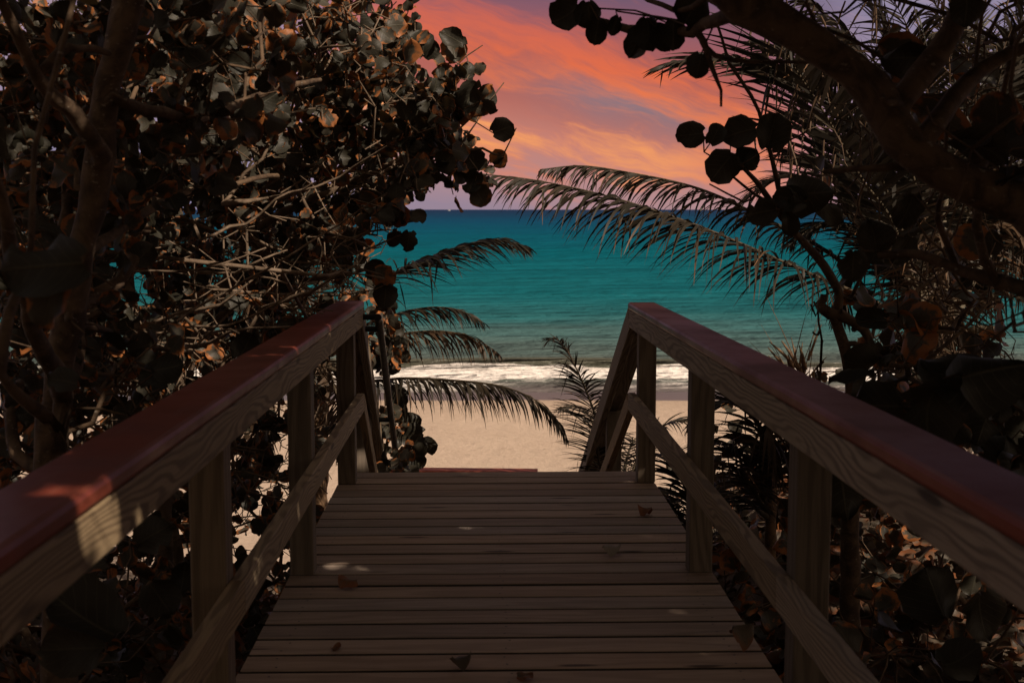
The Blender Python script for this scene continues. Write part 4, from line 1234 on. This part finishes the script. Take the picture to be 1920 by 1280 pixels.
# right-hand coconut palm
c = at(1745, 640, 9.2)
g = np.array((c[0] + 0.15, c[1] + 0.1, float(ground_z(c[0], c[1])) - 0.2))
D = dict
RP = [
    ([(1735, 640, 9.2), (1650, 570, 8.9), (1535, 520, 8.6), (1374, 450, 8.2), (1278, 412, 8.0), (1144, 369, 7.8), (1010, 339, 7.6), (905, 326, 7.5)], D(L=.60, n=86, droop=1.0, start=.22, dry=.12, spread=.55, width=.021)),
    ([(1725, 650, 9.5), (1659, 612, 9.5), (1600, 512, 9.5), (1515, 450, 9.4), (1441, 414, 9.4), (1354, 371, 9.3), (1280, 345, 9.2), (1180, 324, 9.2), (1090, 311, 9.1), (1012, 318, 9.0)], D(L=.46, n=66, droop=1.1, start=.30, dry=.2, spread=.5, width=.022, r0=.02)),
    ([(1745, 620, 9.0), (1690, 430, 8.9), (1620, 270, 8.8), (1540, 170, 8.6), (1430, 122, 8.3), (1340, 112, 8.0), (1270, 116, 7.8), (1240, 128, 7.7)], D(L=.66, n=62, droop=.30, spread=.6, width=.030)),
    ([(1745, 620, 8.9), (1676, 423, 8.6), (1616, 336, 8.4), (1549, 218, 8.2), (1488, 124, 8.0), (1430, 20, 7.8), (1400, -70, 7.6)], D(L=.80, n=58, droop=.22, spread=.9, width=.034)),
    ([(1750, 620, 9.2), (1760, 400, 9.2), (1745, 200, 9.0), (1705, 60, 8.8), (1640, -60, 8.6)], D(L=.66, n=56, droop=.5, spread=.9, width=.026, dry=.12)),
    ([(1755, 620, 9.3), (1810, 420, 9.3), (1850, 250, 9.1), (1885, 110, 8.9), (1940, -20, 8.7)], D(L=.66, n=56, droop=.5, spread=.9, width=.026, dry=.1)),
    ([(1760, 625, 9.3), (1850, 480, 9.4), (1920, 390, 9.4), (2010, 330, 9.4)], D(L=.6, n=46, droop=.7, spread=.8, width=.024, dry=.15)),
    ([(1765, 635, 9.2), (1850, 560, 9.0), (1940, 520, 8.8), (2040, 545, 8.7)], D(L=.55, n=46, droop=.9, spread=.7, width=.022, dry=.15)),
    ([(1735, 640, 9.0), (1700, 660, 8.8), (1682, 740, 8.6), (1678, 840, 8.5), (1676, 930, 8.45)], D(L=.36, n=46, droop=.35, spread=.9, width=.022, dry=.1)),
    ([(1750, 645, 9.0), (1800, 680, 8.7), (1830, 780, 8.5), (1840, 880, 8.4)], D(L=.40, n=40, droop=.4, spread=.9, width=.022, dead=True)),
    ([(1740, 620, 9.3), (1640, 430, 9.5), (1540, 350, 9.6), (1460, 335, 9.6), (1390, 380, 9.6)], D(L=.62, n=60, droop=.3, spread=.9, width=.024)),
    ([(1750, 620, 9.6), (1790, 400, 10.0), (1800, 220, 10.2), (1780, 80, 10.2), (1740, -30, 10.2)], D(L=.7, n=50, droop=.7, spread=.9, width=.026, dead=True)),
    ([(1745, 630, 9.4), (1700, 470, 9.8), (1690, 330, 10.0), (1660, 210, 10.2), (1600, 130, 10.3), (1520, 90, 10.4)], D(L=.74, n=62, droop=.35, spread=.9, width=.026)),
    ([(1740, 640, 8.8), (1725, 560, 8.3), (1735, 470, 8.0), (1760, 440, 7.9), (1790, 520, 7.8)], D(L=.42, n=40, droop=1.0, spread=.7, width=.02, dead=True)),
    ([(1755, 640, 8.9), (1790, 540, 8.5), (1840, 440, 8.2), (1890, 420, 8.1), (1930, 480, 8.1)], D(L=.46, n=44, droop=1.0, spread=.7, width=.02, dead=True)),
    ([(1745, 600, 9.8), (1650, 480, 10.2), (1560, 330, 10.4), (1500, 200, 10.5), (1480, 120, 10.5)], D(L=.85, n=70, droop=.25, spread=.95, width=.028)),
    ([(1750, 600, 9.9), (1720, 380, 10.3), (1660, 180, 10.5), (1560, 40, 10.6), (1480, -20, 10.6)], D(L=.8, n=64, droop=.6, spread=.9, width=.034, dry=.1)),
    ([(1750, 600, 10.), (1840, 380, 10.4), (1900, 200, 10.6), (1920, 40, 10.6)], D(L=.8, n=60, droop=.6, spread=.9, width=.034, dry=.1)),
    ([(1750, 610, 9.8), (1700, 500, 10.), (1640, 470, 10.), (1590, 520, 10.), (1570, 600, 10.)], D(L=.5, n=48, droop=.8, spread=.8, width=.028, dry=.1)),
    ([(1755, 610, 9.6), (1830, 500, 9.8), (1890, 470, 9.8), (1930, 540, 9.8), (1940, 640, 9.8)], D(L=.55, n=48, droop=.8, spread=.8, width=.028, dead=True)),
    ([(1745, 620, 9.1), (1730, 420, 9.0), (1690, 260, 8.8), (1620, 150, 8.6), (1540, 110, 8.5), (1470, 150, 8.4)], D(L=.66, n=60, droop=.7, spread=.7, width=.028)),
    ([(1750, 600, 9.7), (1800, 470, 9.9), (1830, 330, 10.), (1830, 180, 10.), (1790, 40, 10.)], D(L=.85, n=72, droop=.25, spread=.95, width=.028)),
    ([(1750, 600, 9.7), (1710, 450, 9.6), (1640, 300, 9.5), (1570, 230, 9.4), (1500, 210, 9.3)], D(L=.72, n=54, droop=.28, spread=.9, width=.034)),
    ([(1750, 610, 9.6), (1690, 520, 9.4), (1620, 440, 9.3), (1540, 420, 9.2), (1480, 460, 9.1)], D(L=.5, n=60, droop=.4, spread=.85, width=.024)),
    ([(1755, 600, 9.8), (1850, 440, 10.), (1930, 330, 10.), (2000, 260, 10.)], D(L=.8, n=60, droop=.3, spread=.95, width=.028)),
    ([(1750, 600, 10.2), (1690, 400, 10.6), (1600, 230, 10.9), (1500, 120, 11.), (1420, 80, 11.)], D(L=.95, n=76, droop=.3, spread=.95, width=.034)),
    ([(1752, 600, 10.2), (1740, 380, 10.7), (1700, 170, 11.), (1630, 0, 11.1)], D(L=1.0, n=76, droop=.3, spread=.95, width=.034)),
    ([(1755, 600, 10.2), (1800, 380, 10.7), (1820, 170, 11.), (1800, 0, 11.1)], D(L=1.0, n=76, droop=.3, spread=.95, width=.034, dry=.1)),
    ([(1757, 600, 10.2), (1860, 400, 10.6), (1920, 230, 10.8), (1930, 60, 10.8)], D(L=1.0, n=76, droop=.3, spread=.95, width=.034)),
    ([(1750, 605, 10.1), (1660, 440, 10.4), (1560, 330, 10.6), (1460, 280, 10.7)], D(L=.8, n=66, droop=.3, spread=.95, width=.032)),
]
o = palm('coconut_palm', 'coconut palm right of the railing with long feathery fronds arching across the sea', g, RP, [g, np.array((c[0] + .05, c[1] + .05, c[2] - .5)), c, c + np.array((0, 0, .12))], 0.10, 'coconut palms below the walk')
# old cut petioles round the heart
for q, (ex, ey, yy) in enumerate([(1735, 380, 9.1), (1775, 360, 9.0), (1800, 430, 8.9), (1820, 500, 8.8), (1700, 520, 8.9), (1760, 300, 9.3), (1860, 470, 9.0), (1880, 620, 8.7)]):
    mb = MB()
    a = at(1735 + q * 5, 650, 9.05); b = at(ex, ey, yy)
    P = catmull([a, a * .45 + b * .55 + np.array((0, 0, .06)), b], 0.06)
    mb.tube(P, np.linspace(0.050, 0.020, len(P)), 8, rng.random())
    mb.build('petiole', M_stalk, o)
mb = MB()
for q in range(260):     # hanging fibre and dead leaflets under the crown
    a = at(1745 + rng.normal(0, 40), 610 + rng.normal(0, 45), 9.0 + rng.normal(0, .15))
    L_ = rng.uniform(.15, .6)
    dd = unit(np.array((rng.normal(0, .5), rng.normal(0, .4), -1 + rng.normal(0, .5))))
    P = np.array([a, a + dd * L_ * .5 + (0, 0, .03), a + dd * L_])
    mb.tube(P, np.array([.006, .005, .002]) * rng.uniform(.5, 1.6), 4, rng.random(), cap=False)
for q in range(90):
    a = at(1500 + rng.normal(0, 45), 130 + rng.normal(0, 75), 8.3 + rng.normal(0, .2)) if q < 55 else at(1700 + rng.normal(0, 90), 90 + rng.normal(0, 60), 8.8 + rng.normal(0, .2))
    L_ = rng.uniform(.12, .42)
    dd = unit(np.array((rng.normal(0, .28), rng.normal(0, .3), -1)))
    mb.tube(np.array([a, a + dd * L_ * .5 + (0, 0, .02), a + dd * L_]), np.array([.006, .0075, .002]), 4, rng.uniform(.6, 1), cap=False)
mb.build('fibre', M_frond_dry, o)['kind'] = 'stuff'

# second palm outside the picture on the right: its fronds hang into the top right corner
c = at(2120, 520, 9.8)
g = np.array((c[0] + .1, c[1], float(ground_z(c[0], c[1])) - 0.2))
RP2 = [
    ([(2110, 520, 9.8), (2040, 300, 9.8), (1960, 150, 9.6), (1860, 70, 9.4), (1760, 60, 9.2), (1680, 110, 9.0)], D(L=.62, n=60, droop=1.0, spread=.6, width=.024, dry=.15)),
    ([(2110, 520, 9.6), (2060, 380, 9.4), (1990, 290, 9.2), (1900, 250, 9.0), (1820, 290, 8.9)], D(L=.55, n=52, droop=.9, spread=.7, width=.024)),
    ([(2110, 530, 9.6), (2040, 460, 9.4), (1960, 430, 9.3), (1880, 470, 9.2), (1830, 560, 9.2)], D(L=.5, n=48, droop=.9, spread=.7, width=.022, dry=.2)),
    ([(2115, 510, 9.9), (2080, 250, 10.2), (2010, 80, 10.2), (1900, -40, 10.1)], D(L=.66, n=52, droop=.8, spread=.8, width=.026, dry=.1)),
]
palm('coconut_palm', 'coconut palm at the right edge whose fronds hang into the top right corner', g, RP2, [g, np.array((c[0] + .05, c[1], c[2] - .6)), c], 0.10, 'coconut palms below the walk')

# left-hand palm, its heart hidden by the sea grape
c = at(590, 650, 9.4)
g = np.array((c[0] - .1, c[1], float(ground_z(c[0], c[1])) - 0.2))
LP = [
    ([(595, 650, 9.3), (640, 585, 9.1), (690, 540, 9.0), (760, 502, 8.8), (860, 464, 8.6), (930, 449, 8.5), (988, 462, 8.4)], D(L=.50, n=72, droop=.62, start=.16, spread=.55, width=.019)),
    ([(605, 655, 9.2), (680, 612, 9.0), (730, 593, 8.8), (800, 577, 8.7), (860, 581, 8.6), (908, 606, 8.5)], D(L=.30, n=52, droop=.9, start=.2, spread=.5, width=.015, dry=.2)),
    ([(615, 665, 9.1), (690, 642, 8.9), (760, 625, 8.7), (830, 621, 8.6), (890, 634, 8.5), (936, 664, 8.4)], D(L=.32, n=54, droop=1.2, start=.2, spread=.5, width=.014, dead=True)),
    ([(615, 690, 9.0), (690, 713, 8.6), (760, 709, 8.4), (850, 713, 8.2), (930, 722, 8.0), (990, 742, 7.9), (1035, 775, 7.8), (1062, 820, 7.75)], D(L=.36, n=70, droop=1.3, start=.16, spread=.45, width=.015, dry=.2)),
    ([(590, 640, 9.4), (545, 500, 9.6), (475, 380, 9.7), (400, 300, 9.8)], D(L=.6, n=56, droop=.5, spread=.8, width=.024)),
    ([(595, 640, 9.4), (605, 480, 9.6), (645, 370, 9.7), (720, 310, 9.7), (800, 330, 9.7)], D(L=.5, n=56, droop=.7, spread=.7, width=.022, dry=.1)),
    ([(585, 645, 9.3), (480, 560, 9.2), (400, 540, 9.0), (320, 590, 8.9)], D(L=.5, n=52, droop=.8, spread=.7, width=.022, dry=.25)),
    ([(580, 650, 9.3), (460, 620, 9.2), (380, 640, 9.0), (320, 720, 8.9)], D(L=.46, n=48, droop=.8, spread=.7, width=.022, dead=True)),
    ([(590, 640, 9.5), (520, 430, 10), (430, 270, 10.2), (320, 190, 10.3)], D(L=.62, n=56, droop=.6, spread=.8, width=.024)),
    ([(600, 660, 9.2), (620, 700, 9.0), (635, 770, 8.9), (640, 850, 8.9)], D(L=.4, n=44, droop=.3, spread=.9, width=.02, dead=True)),
    ([(580, 660, 9.2), (520, 690, 9.0), (490, 770, 8.9), (480, 850, 8.8)], D(L=.42, n=44, droop=.4, spread=.9, width=.02, dead=True)),
    ([(585, 650, 9.2), (545, 560, 9.0), (520, 520, 8.8), (480, 540, 8.7), (460, 600, 8.6)], D(L=.42, n=44, droop=1.0, spread=.7, width=.02, dead=True)),
    ([(585, 650, 9.4), (430, 470, 9.8), (300, 400, 9.9), (180, 420, 10.)], D(L=.55, n=50, droop=.8, spread=.8, width=.024, dry=.1)),
]
palm('coconut_palm', 'coconut palm behind the left thicket with four drooping fronds in front of the surf', g, LP, [g, np.array((c[0], c[1], c[2] - .5)), c], 0.10, 'coconut palms below the walk')

# young palms low beside the stairs
c = at(1150, 930, 8.4); c[0] = max(c[0], 1.0)
g = np.array((c[0], c[1], float(ground_z(c[0], c[1])) - 0.1))
MP = [
    ([(1165, 930, 8.4), (1130, 820, 8.3), (1106, 750, 8.2), (1085, 700, 8.1), (1062, 655, 8.1), (1040, 632, 8.0), (1026, 642, 8.0)], D(L=.27, n=62, droop=.5, spread=.7, width=.011, start=.3)),
    ([(1165, 940, 8.4), (1128, 880, 8.2), (1118, 825, 8.1), (1106, 780, 8.0), (1082, 762, 7.9), (1050, 766, 7.9)], D(L=.33, n=60, droop=.45, spread=.9, width=.010, start=.22)),
    ([(1170, 940, 8.5), (1200, 850, 8.6), (1240, 800, 8.6), (1290, 790, 8.5), (1330, 830, 8.5)], D(L=.28, n=40, droop=.5, spread=.8, width=.012)),
    ([(1165, 940, 8.5), (1175, 860, 8.7), (1195, 820, 8.9), (1220, 850, 9.0)], D(L=.25, n=36, droop=.5, spread=.8, width=.012)),
    ([(1170, 945, 8.4), (1210, 920, 8.2), (1250, 930, 8.0), (1270, 980, 8.0)], D(L=.28, n=36, droop=.5, spread=.8, width=.013)),
]
palm('young_palm', 'young palm beside the right stair rail with one frond curling up before the surf', g, MP, [g, c + np.array((0, 0, -.03))], 0.04, 'young palms low beside the walk')

c = at(1445, 960, 6.6)
g = np.array((c[0], c[1], float(ground_z(c[0], c[1])) - 0.1))
MP = [
    ([(1445, 960, 6.6), (1440, 860, 6.5), (1420, 795, 6.4), (1380, 755, 6.4), (1335, 762, 6.4), (1292, 800, 6.4)], D(L=.34, n=44, droop=.4, spread=.8, width=.016)),
    ([(1440, 960, 6.6), (1400, 860, 6.5), (1350, 828, 6.4), (1290, 850, 6.4)], D(L=.30, n=40, droop=.5, spread=.8, width=.014)),
    ([(1440, 965, 6.6), (1385, 880, 6.4), (1330, 868, 6.3), (1285, 882, 6.2)], D(L=.26, n=36, droop=.6, spread=.8, width=.012, dead=True)),
    ([(1448, 960, 6.7), (1460, 860, 6.8), (1500, 800, 6.9), (1550, 800, 7.0), (1600, 850, 7.0)], D(L=.30, n=36, droop=.6, spread=.8, width=.014)),
    ([(1440, 970, 6.6), (1380, 930, 6.3), (1320, 960, 6.1), (1290, 1020, 6.1)], D(L=.26, n=36, droop=.6, spread=.8, width=.012)),
    ([(1438, 960, 6.6), (1425, 870, 6.5), (1432, 800, 6.4), (1450, 820, 6.3), (1458, 900, 6.3)], D(L=.30, n=30, droop=1.1, spread=.5, width=.018, dead=True)),
]
palm('young_palm', 'young palm under the right railing with curled brown dead leaves on its stem', g, MP, [g, c, at(1438, 860, 6.55), at(1440, 810, 6.5)], 0.028, 'young palms low beside the walk')

c = at(1300, 1010, 7.2); c[0] = max(c[0], 0.98)
g = np.array((c[0], c[1], float(ground_z(c[0], c[1])) - 0.1))
MP = [
    ([(1310, 1010, 7.2), (1290, 930, 7.1), (1268, 880, 7.0), (1240, 850, 6.9), (1225, 860, 6.9)], D(L=.24, n=36, droop=.5, spread=.8, width=.016)),
    ([(1310, 1010, 7.2), (1270, 960, 7.0), (1245, 930, 6.9), (1235, 960, 6.85)], D(L=.20, n=32, droop=.5, spread=.8, width=.014)),
    ([(1312, 1010, 7.3), (1330, 940, 7.4), (1360, 900, 7.5), (1400, 920, 7.5)], D(L=.24, n=32, droop=.5, spread=.8, width=.014)),
]
palm('young_palm', 'smallest young palm with dense green fronds at the deck edge behind the first right post', g, MP, [g, c], 0.03, 'young palms low beside the walk')

# dead palm stub with broken spikes above the right railing
c = at(1500, 720, 7.6)
g = np.array((c[0], c[1], float(ground_z(c[0], c[1])) - 0.15))
o = tag(empty('palm_stump', tuple(g)), 'dead palm stump with broken dark spikes above the right railing', 'stump')
mb = MB(); mb.tube(catmull([g, c * .5 + g * .5 + (.02, 0, 0), c + (0, 0, -.02)], .06), 0.055, 10, .5); mb.build('trunk', M_fibre, o)
mb = MB()
for q in range(34):
    a = c + rng.normal(0, 1, 3) * (.04, .04, .05)
    ang = rng.normal(0.18, 0.55)
    d_ = np.array((-math.sin(ang), rng.normal(0, .25), math.cos(ang)))
    L_ = rng.uniform(.12, .30) if q < 24 else rng.uniform(.25, .5)
    r_ = rng.uniform(.006, .013) if q < 24 else .003
    mb.tube([a, a + d_ * L_ * .6, a + d_ * L_ + (0, 0, -.01)], [r_, r_ * .8, r_ * .25], 6, rng.random())
mb.build('spike', M_fibre, o)

# bare dead sapling just outside the right railing
t = Tree()
f = at(1532, 900, 6.0); f[2] = ground_z(f[0], f[1]) - .1
t.limb([f, at(1530, 710, 6.0), at(1534, 640, 6.0), at(1532, 600, 6.0), at(1526, 565, 6.0)], .012, .005, attach=False, wob=.006)
for a in [[(1530, 690, 6.0), (1545, 678, 6.0)], [(1534, 625, 6.0), (1524, 622, 6.0)], [(1532, 590, 6.0), (1520, 570, 6.0)], [(1530, 715, 6), (1540, 706, 6)]]:
    t.pxlimb(a, 5, 3)
o = tag(empty('dead_sapling', tuple(f)), 'thin leafless dark sapling standing left of the crooked trunk', 'sapling')
mb = MB(); t.wood(mb); mb.build('trunk', M_bark, o)

# ------------------------------------------------------------------ thicket behind and beside the camera (keeps the near deck dark)
for (x0, x1, y0, y1, lab) in [(-5.5, -1.6, -4.5, 1.2, 'dense sea grape bush behind the viewer on the left side'), (1.7, 5.5, -4.5, 1.6, 'dense sea grape bush behind the viewer on the right side'), (-1.6, 1.7, -5.5, -3.4, 'dense sea grape bush closing the walk behind the viewer')]:
    t = Tree()
    f = np.array(((x0 + x1) / 2, (y0 + y1) / 2, -0.7))
    t.limb([f, f + (0.1, 0, .9), f + (-.1, .1, 2.0), f + (0, .1, 3.0)], .06, .02, attach=False)
    T = np.array((x0, y0, -0.4)) + rng.random((260, 3)) * np.array((x1 - x0, y1 - y0, 3.2))
    t.grow(T, step=.2)
    o = tree_obj('sea_grape_bush', lab, f, cat='bush')
    mb = MB(); t.wood(mb); mb.build('trunk', M_bark, o)
    mb = MB(); t.leaves(mb, None, 0.17, (4, 6), spread=.25, lo=True, keep=lambda p: in_gap(p) & shade_ok(p) & ~((p[:, 1] > 0.2) & (np.abs(p[:, 0]) < 0.5 * p[:, 1] + .2)))
    mb.build('crown', M_leaf, o)

# ------------------------------------------------------------------ leaf litter, grass and the leaves on the deck
n = 9000
x = np.concatenate([-0.9 - rng.random(n // 3) ** 1.2 * 4.0, 0.9 + rng.random(n - n // 3) ** 1.2 * 5.0])
y = np.where(x < 0, rng.uniform(1.0, 9.6, n), rng.uniform(1.5, 11.0, n))
z = ground_z(x, y) + 0.03 + rng.random(n) * 0.10
nor = unit(rng.normal(0, 0.55, (n, 3)) + np.array((0, 0, 1)))
ax = unit(rng.normal(0, 1, (n, 3)) * (1, 1, .25))
mb = MB(); leaves_into(mb, np.stack([x, y, z], -1), ax, nor, rng.uniform(.06, .14, n), cup=.45, wav=.1, curl=.6)
for q in range(900):
    s_ = rng.choice((-1, 1))
    a = np.array((s_ * (0.95 + rng.random() * 3.2), rng.uniform(1.5, 7 if s_ < 0 else 10), 0)); a[2] = ground_z(a[0], a[1]) + .03 + rng.random() * .08
    d_ = unit(rng.normal(0, 1, 3) * (1, 1, .22)) * rng.uniform(.1, .5)
    mb.tube([a, a + d_ * .5 + rng.normal(0, .02, 3), a + d_], [.004, .0035, .002], 4, rng.random(), cap=False)
lit = mb.build('leaf_litter', M_litter)
tag(lit, 'brown and orange dead leaves and twigs covering the ground beside the walk', 'leaf litter', kind='stuff')

# leafy ground cover at the lower right
t = Tree()
f = np.array((2.0, 5.6, float(ground_z(2.0, 5.6)) - .05))
t.limb([f, f + (.1, 0, .25), f + (.2, .1, .45)], .02, .006, attach=False)
t.limb([f, f + (-.35, -.5, .3), f + (-.5, -1.2, .55)], .016, .006)
T = np.array((1.05, 3.4, 0)) + rng.random((700, 3)) ** np.array((1.2, 1, 1.5)) * np.array((4.2, 6.4, 0.85))
T[:, 2] += ground_z(T[:, 0], T[:, 1]) + .06
t.grow(T, step=.08, leafy=.75)
o = tree_obj('sea_grape_shrub', 'low tangled sea grape shrub among dead leaves beyond the right mid rail', f, cat='shrub')
mb = MB(); t.wood(mb); mb.build('trunk', M_bark, o)
mb = MB()
hero(t, mb, [(1750, 1110, 4.0, 105, 110, .08, 10), (1840, 1150, 3.9, 100, 280, .70, 10), (1580, 925, 4.6, 110, 280, .03, 6), (1800, 1235, 3.9, 80, 20, .09, 60)])
t.leaves(mb, None, 0.10, (1, 3), keep=in_gap)
mb.build('crown', M_leaf, o)
t = Tree()
f = np.array((-1.7, 4.2, float(ground_z(-1.7, 4.2)) - .05))
t.limb([f, f + (.1, 0, .3), f + (.3, .1, .6)], .02, .006, attach=False)
T = np.array((-1.02, 3.0, 0)) + rng.random((720, 3)) ** np.array((1.1, 1, 1.05)) * np.array((-2.8, 5.6, 0.98))
T[:, 2] += ground_z(T[:, 0], T[:, 1]) + .06
t.grow(T, step=.08, leafy=.7)
T = np.array((-1.2, 6.0, 0)) + rng.random((150, 3)) * np.array((-2.0, 3.0, 0.9))
T[:, 2] += ground_z(T[:, 0], T[:, 1]) + .1
t.grow(T, step=.08, leafy=.45)
o = tree_obj('sea_grape_shrub', 'low dark sea grape shrub under the left railing', f, cat='shrub')
mb = MB(); t.wood(mb); mb.build('trunk', M_bark, o)
mb = MB()
hero(t, mb, [(150, 1160, 2.6, 150, 150, .33, 52), (150, 1215, 2.65, 120, 185, .70, 20), (290, 1000, 3.4, 72, 30, .05, 10), (345, 1080, 3.4, 66, 80, .16, 8), (300, 1120, 3.3, 70, 300, .09, 20)])
t.leaves(mb, None, 0.088, (2, 3), keep=in_gap)
mb.build('crown', M_leaf, o)

# fallen leaves lying on the deck
for (px, py, sp, yaw, tn, cup, lab) in [
        (1148, 1037, 38, 0.05, .40, .8, 'pale curled dead leaf lying alone right of the deck centre'),
        (652, 1098, 44, 2.9, .58, .7, 'ragged green-brown dead leaf on the left side of the deck'),
        (865, 1250, 44, 0.3, .72, .9, 'crumpled dark orange dead leaf at the bottom of the deck'),
        (1393, 1213, 50, 0.2, .70, .6, 'dark red dead leaf at the lower right edge of the deck'),
        (1208, 965, 30, 2.8, .61, .9, 'small shrivelled brown leaf near the first right posts'),
        (630, 1214, 26, 1.0, .66, .8, 'tiny brown leaf fragment at the lower left of the deck'),
        (985, 1268, 36, 0.1, .10, .3, 'flat dark leaf at the bottom edge of the deck')]:
    d_ = at(px, py, 1.0) - CAM
    p = CAM + d_ * (CAM[2] - 0.006) / -d_[2]
    s_ = px2m(sp, p[1]) * 0.88
    mb = MB()
    leaves_into(mb, np.array([[-s_ * .5 * math.cos(yaw), -s_ * .5 * math.sin(yaw), 0.012]]), np.array([[math.cos(yaw), math.sin(yaw), 0.02]]), np.array([[0.05, -0.1, 1.0]]),
                np.array([s_]), [tn], cup=cup, wav=.12, curl=.5)
    mb.V[0][:, 2] -= mb.V[0][:, 2].min() - 0.001
    o = mb.build('fallen_leaf', M_pale if 'pale' in lab else M_litter)
    o.location = (p[0], p[1], 0.001)
    tag(o, lab, 'leaf', 'fallen leaves on the deck')

# ------------------------------------------------------------------ two boats on the horizon
M_white = simple_mat('white_hull', (0.75, 0.73, 0.70, 1), .4)
M_glassd = simple_mat('dark_window', (0.03, 0.035, 0.04, 1), .2)
for (px, Y, lab) in [(842, 5200, 'tiny white boat on the horizon left of the big palm frond'), (1232, 5600, 'tiny white boat on the horizon behind the right palm fronds')]:
    p = at(px, 393.5, Y)
    o = tag(empty('boat', (p[0], p[1], SEA_Z)), lab, 'boat', 'boats on the horizon')
    mb = MB()
    L_, ring = 11.0, []
    for s_, wd, dk in [(-1, 1.9, 2.2), (-.4, 2.3, 2.1), (.4, 2.0, 2.5), (1.0, .1, 3.4)]:
        ring += [(s_ * L_ / 2, -wd, dk), (s_ * L_ / 2 * .92, -wd * .6, -.6), (s_ * L_ / 2 * .92, wd * .6, -.6), (s_ * L_ / 2, wd, dk)]
    ring = np.array(ring) + np.array((p[0], p[1], SEA_Z))
    F = [[4 * q + j, 4 * q + (j + 1) % 4, 4 * q + 4 + (j + 1) % 4, 4 * q + 4 + j] for q in range(3) for j in range(4)] + [[0, 3, 2, 1]]
    mb.add(ring, F); mb.build('hull', M_white, o, smooth=False)
    for nm, x0, x1, hw_, z0, z1, mm in [('cabin', -3, 2, 1.5, 2.2, 4.4, M_white), ('window', -2.5, 1.7, 1.53, 3.2, 4.0, M_glassd)]:
        mb = MB()
        v = [(p[0] + (x0 if i & 1 else x1) - (.8 if (k and i & 1 == 0) else 0), p[1] + (hw_ if i & 2 else -hw_), SEA_Z + (z1 if k else z0)) for k in (0, 1) for i in (0, 1, 3, 2)]
        mb.add(v, [[0, 1, 2, 3], [7, 6, 5, 4], [0, 4, 5, 1], [1, 5, 6, 2], [2, 6, 7, 3], [3, 7, 4, 0]]); mb.build(nm, mm, o, smooth=False)
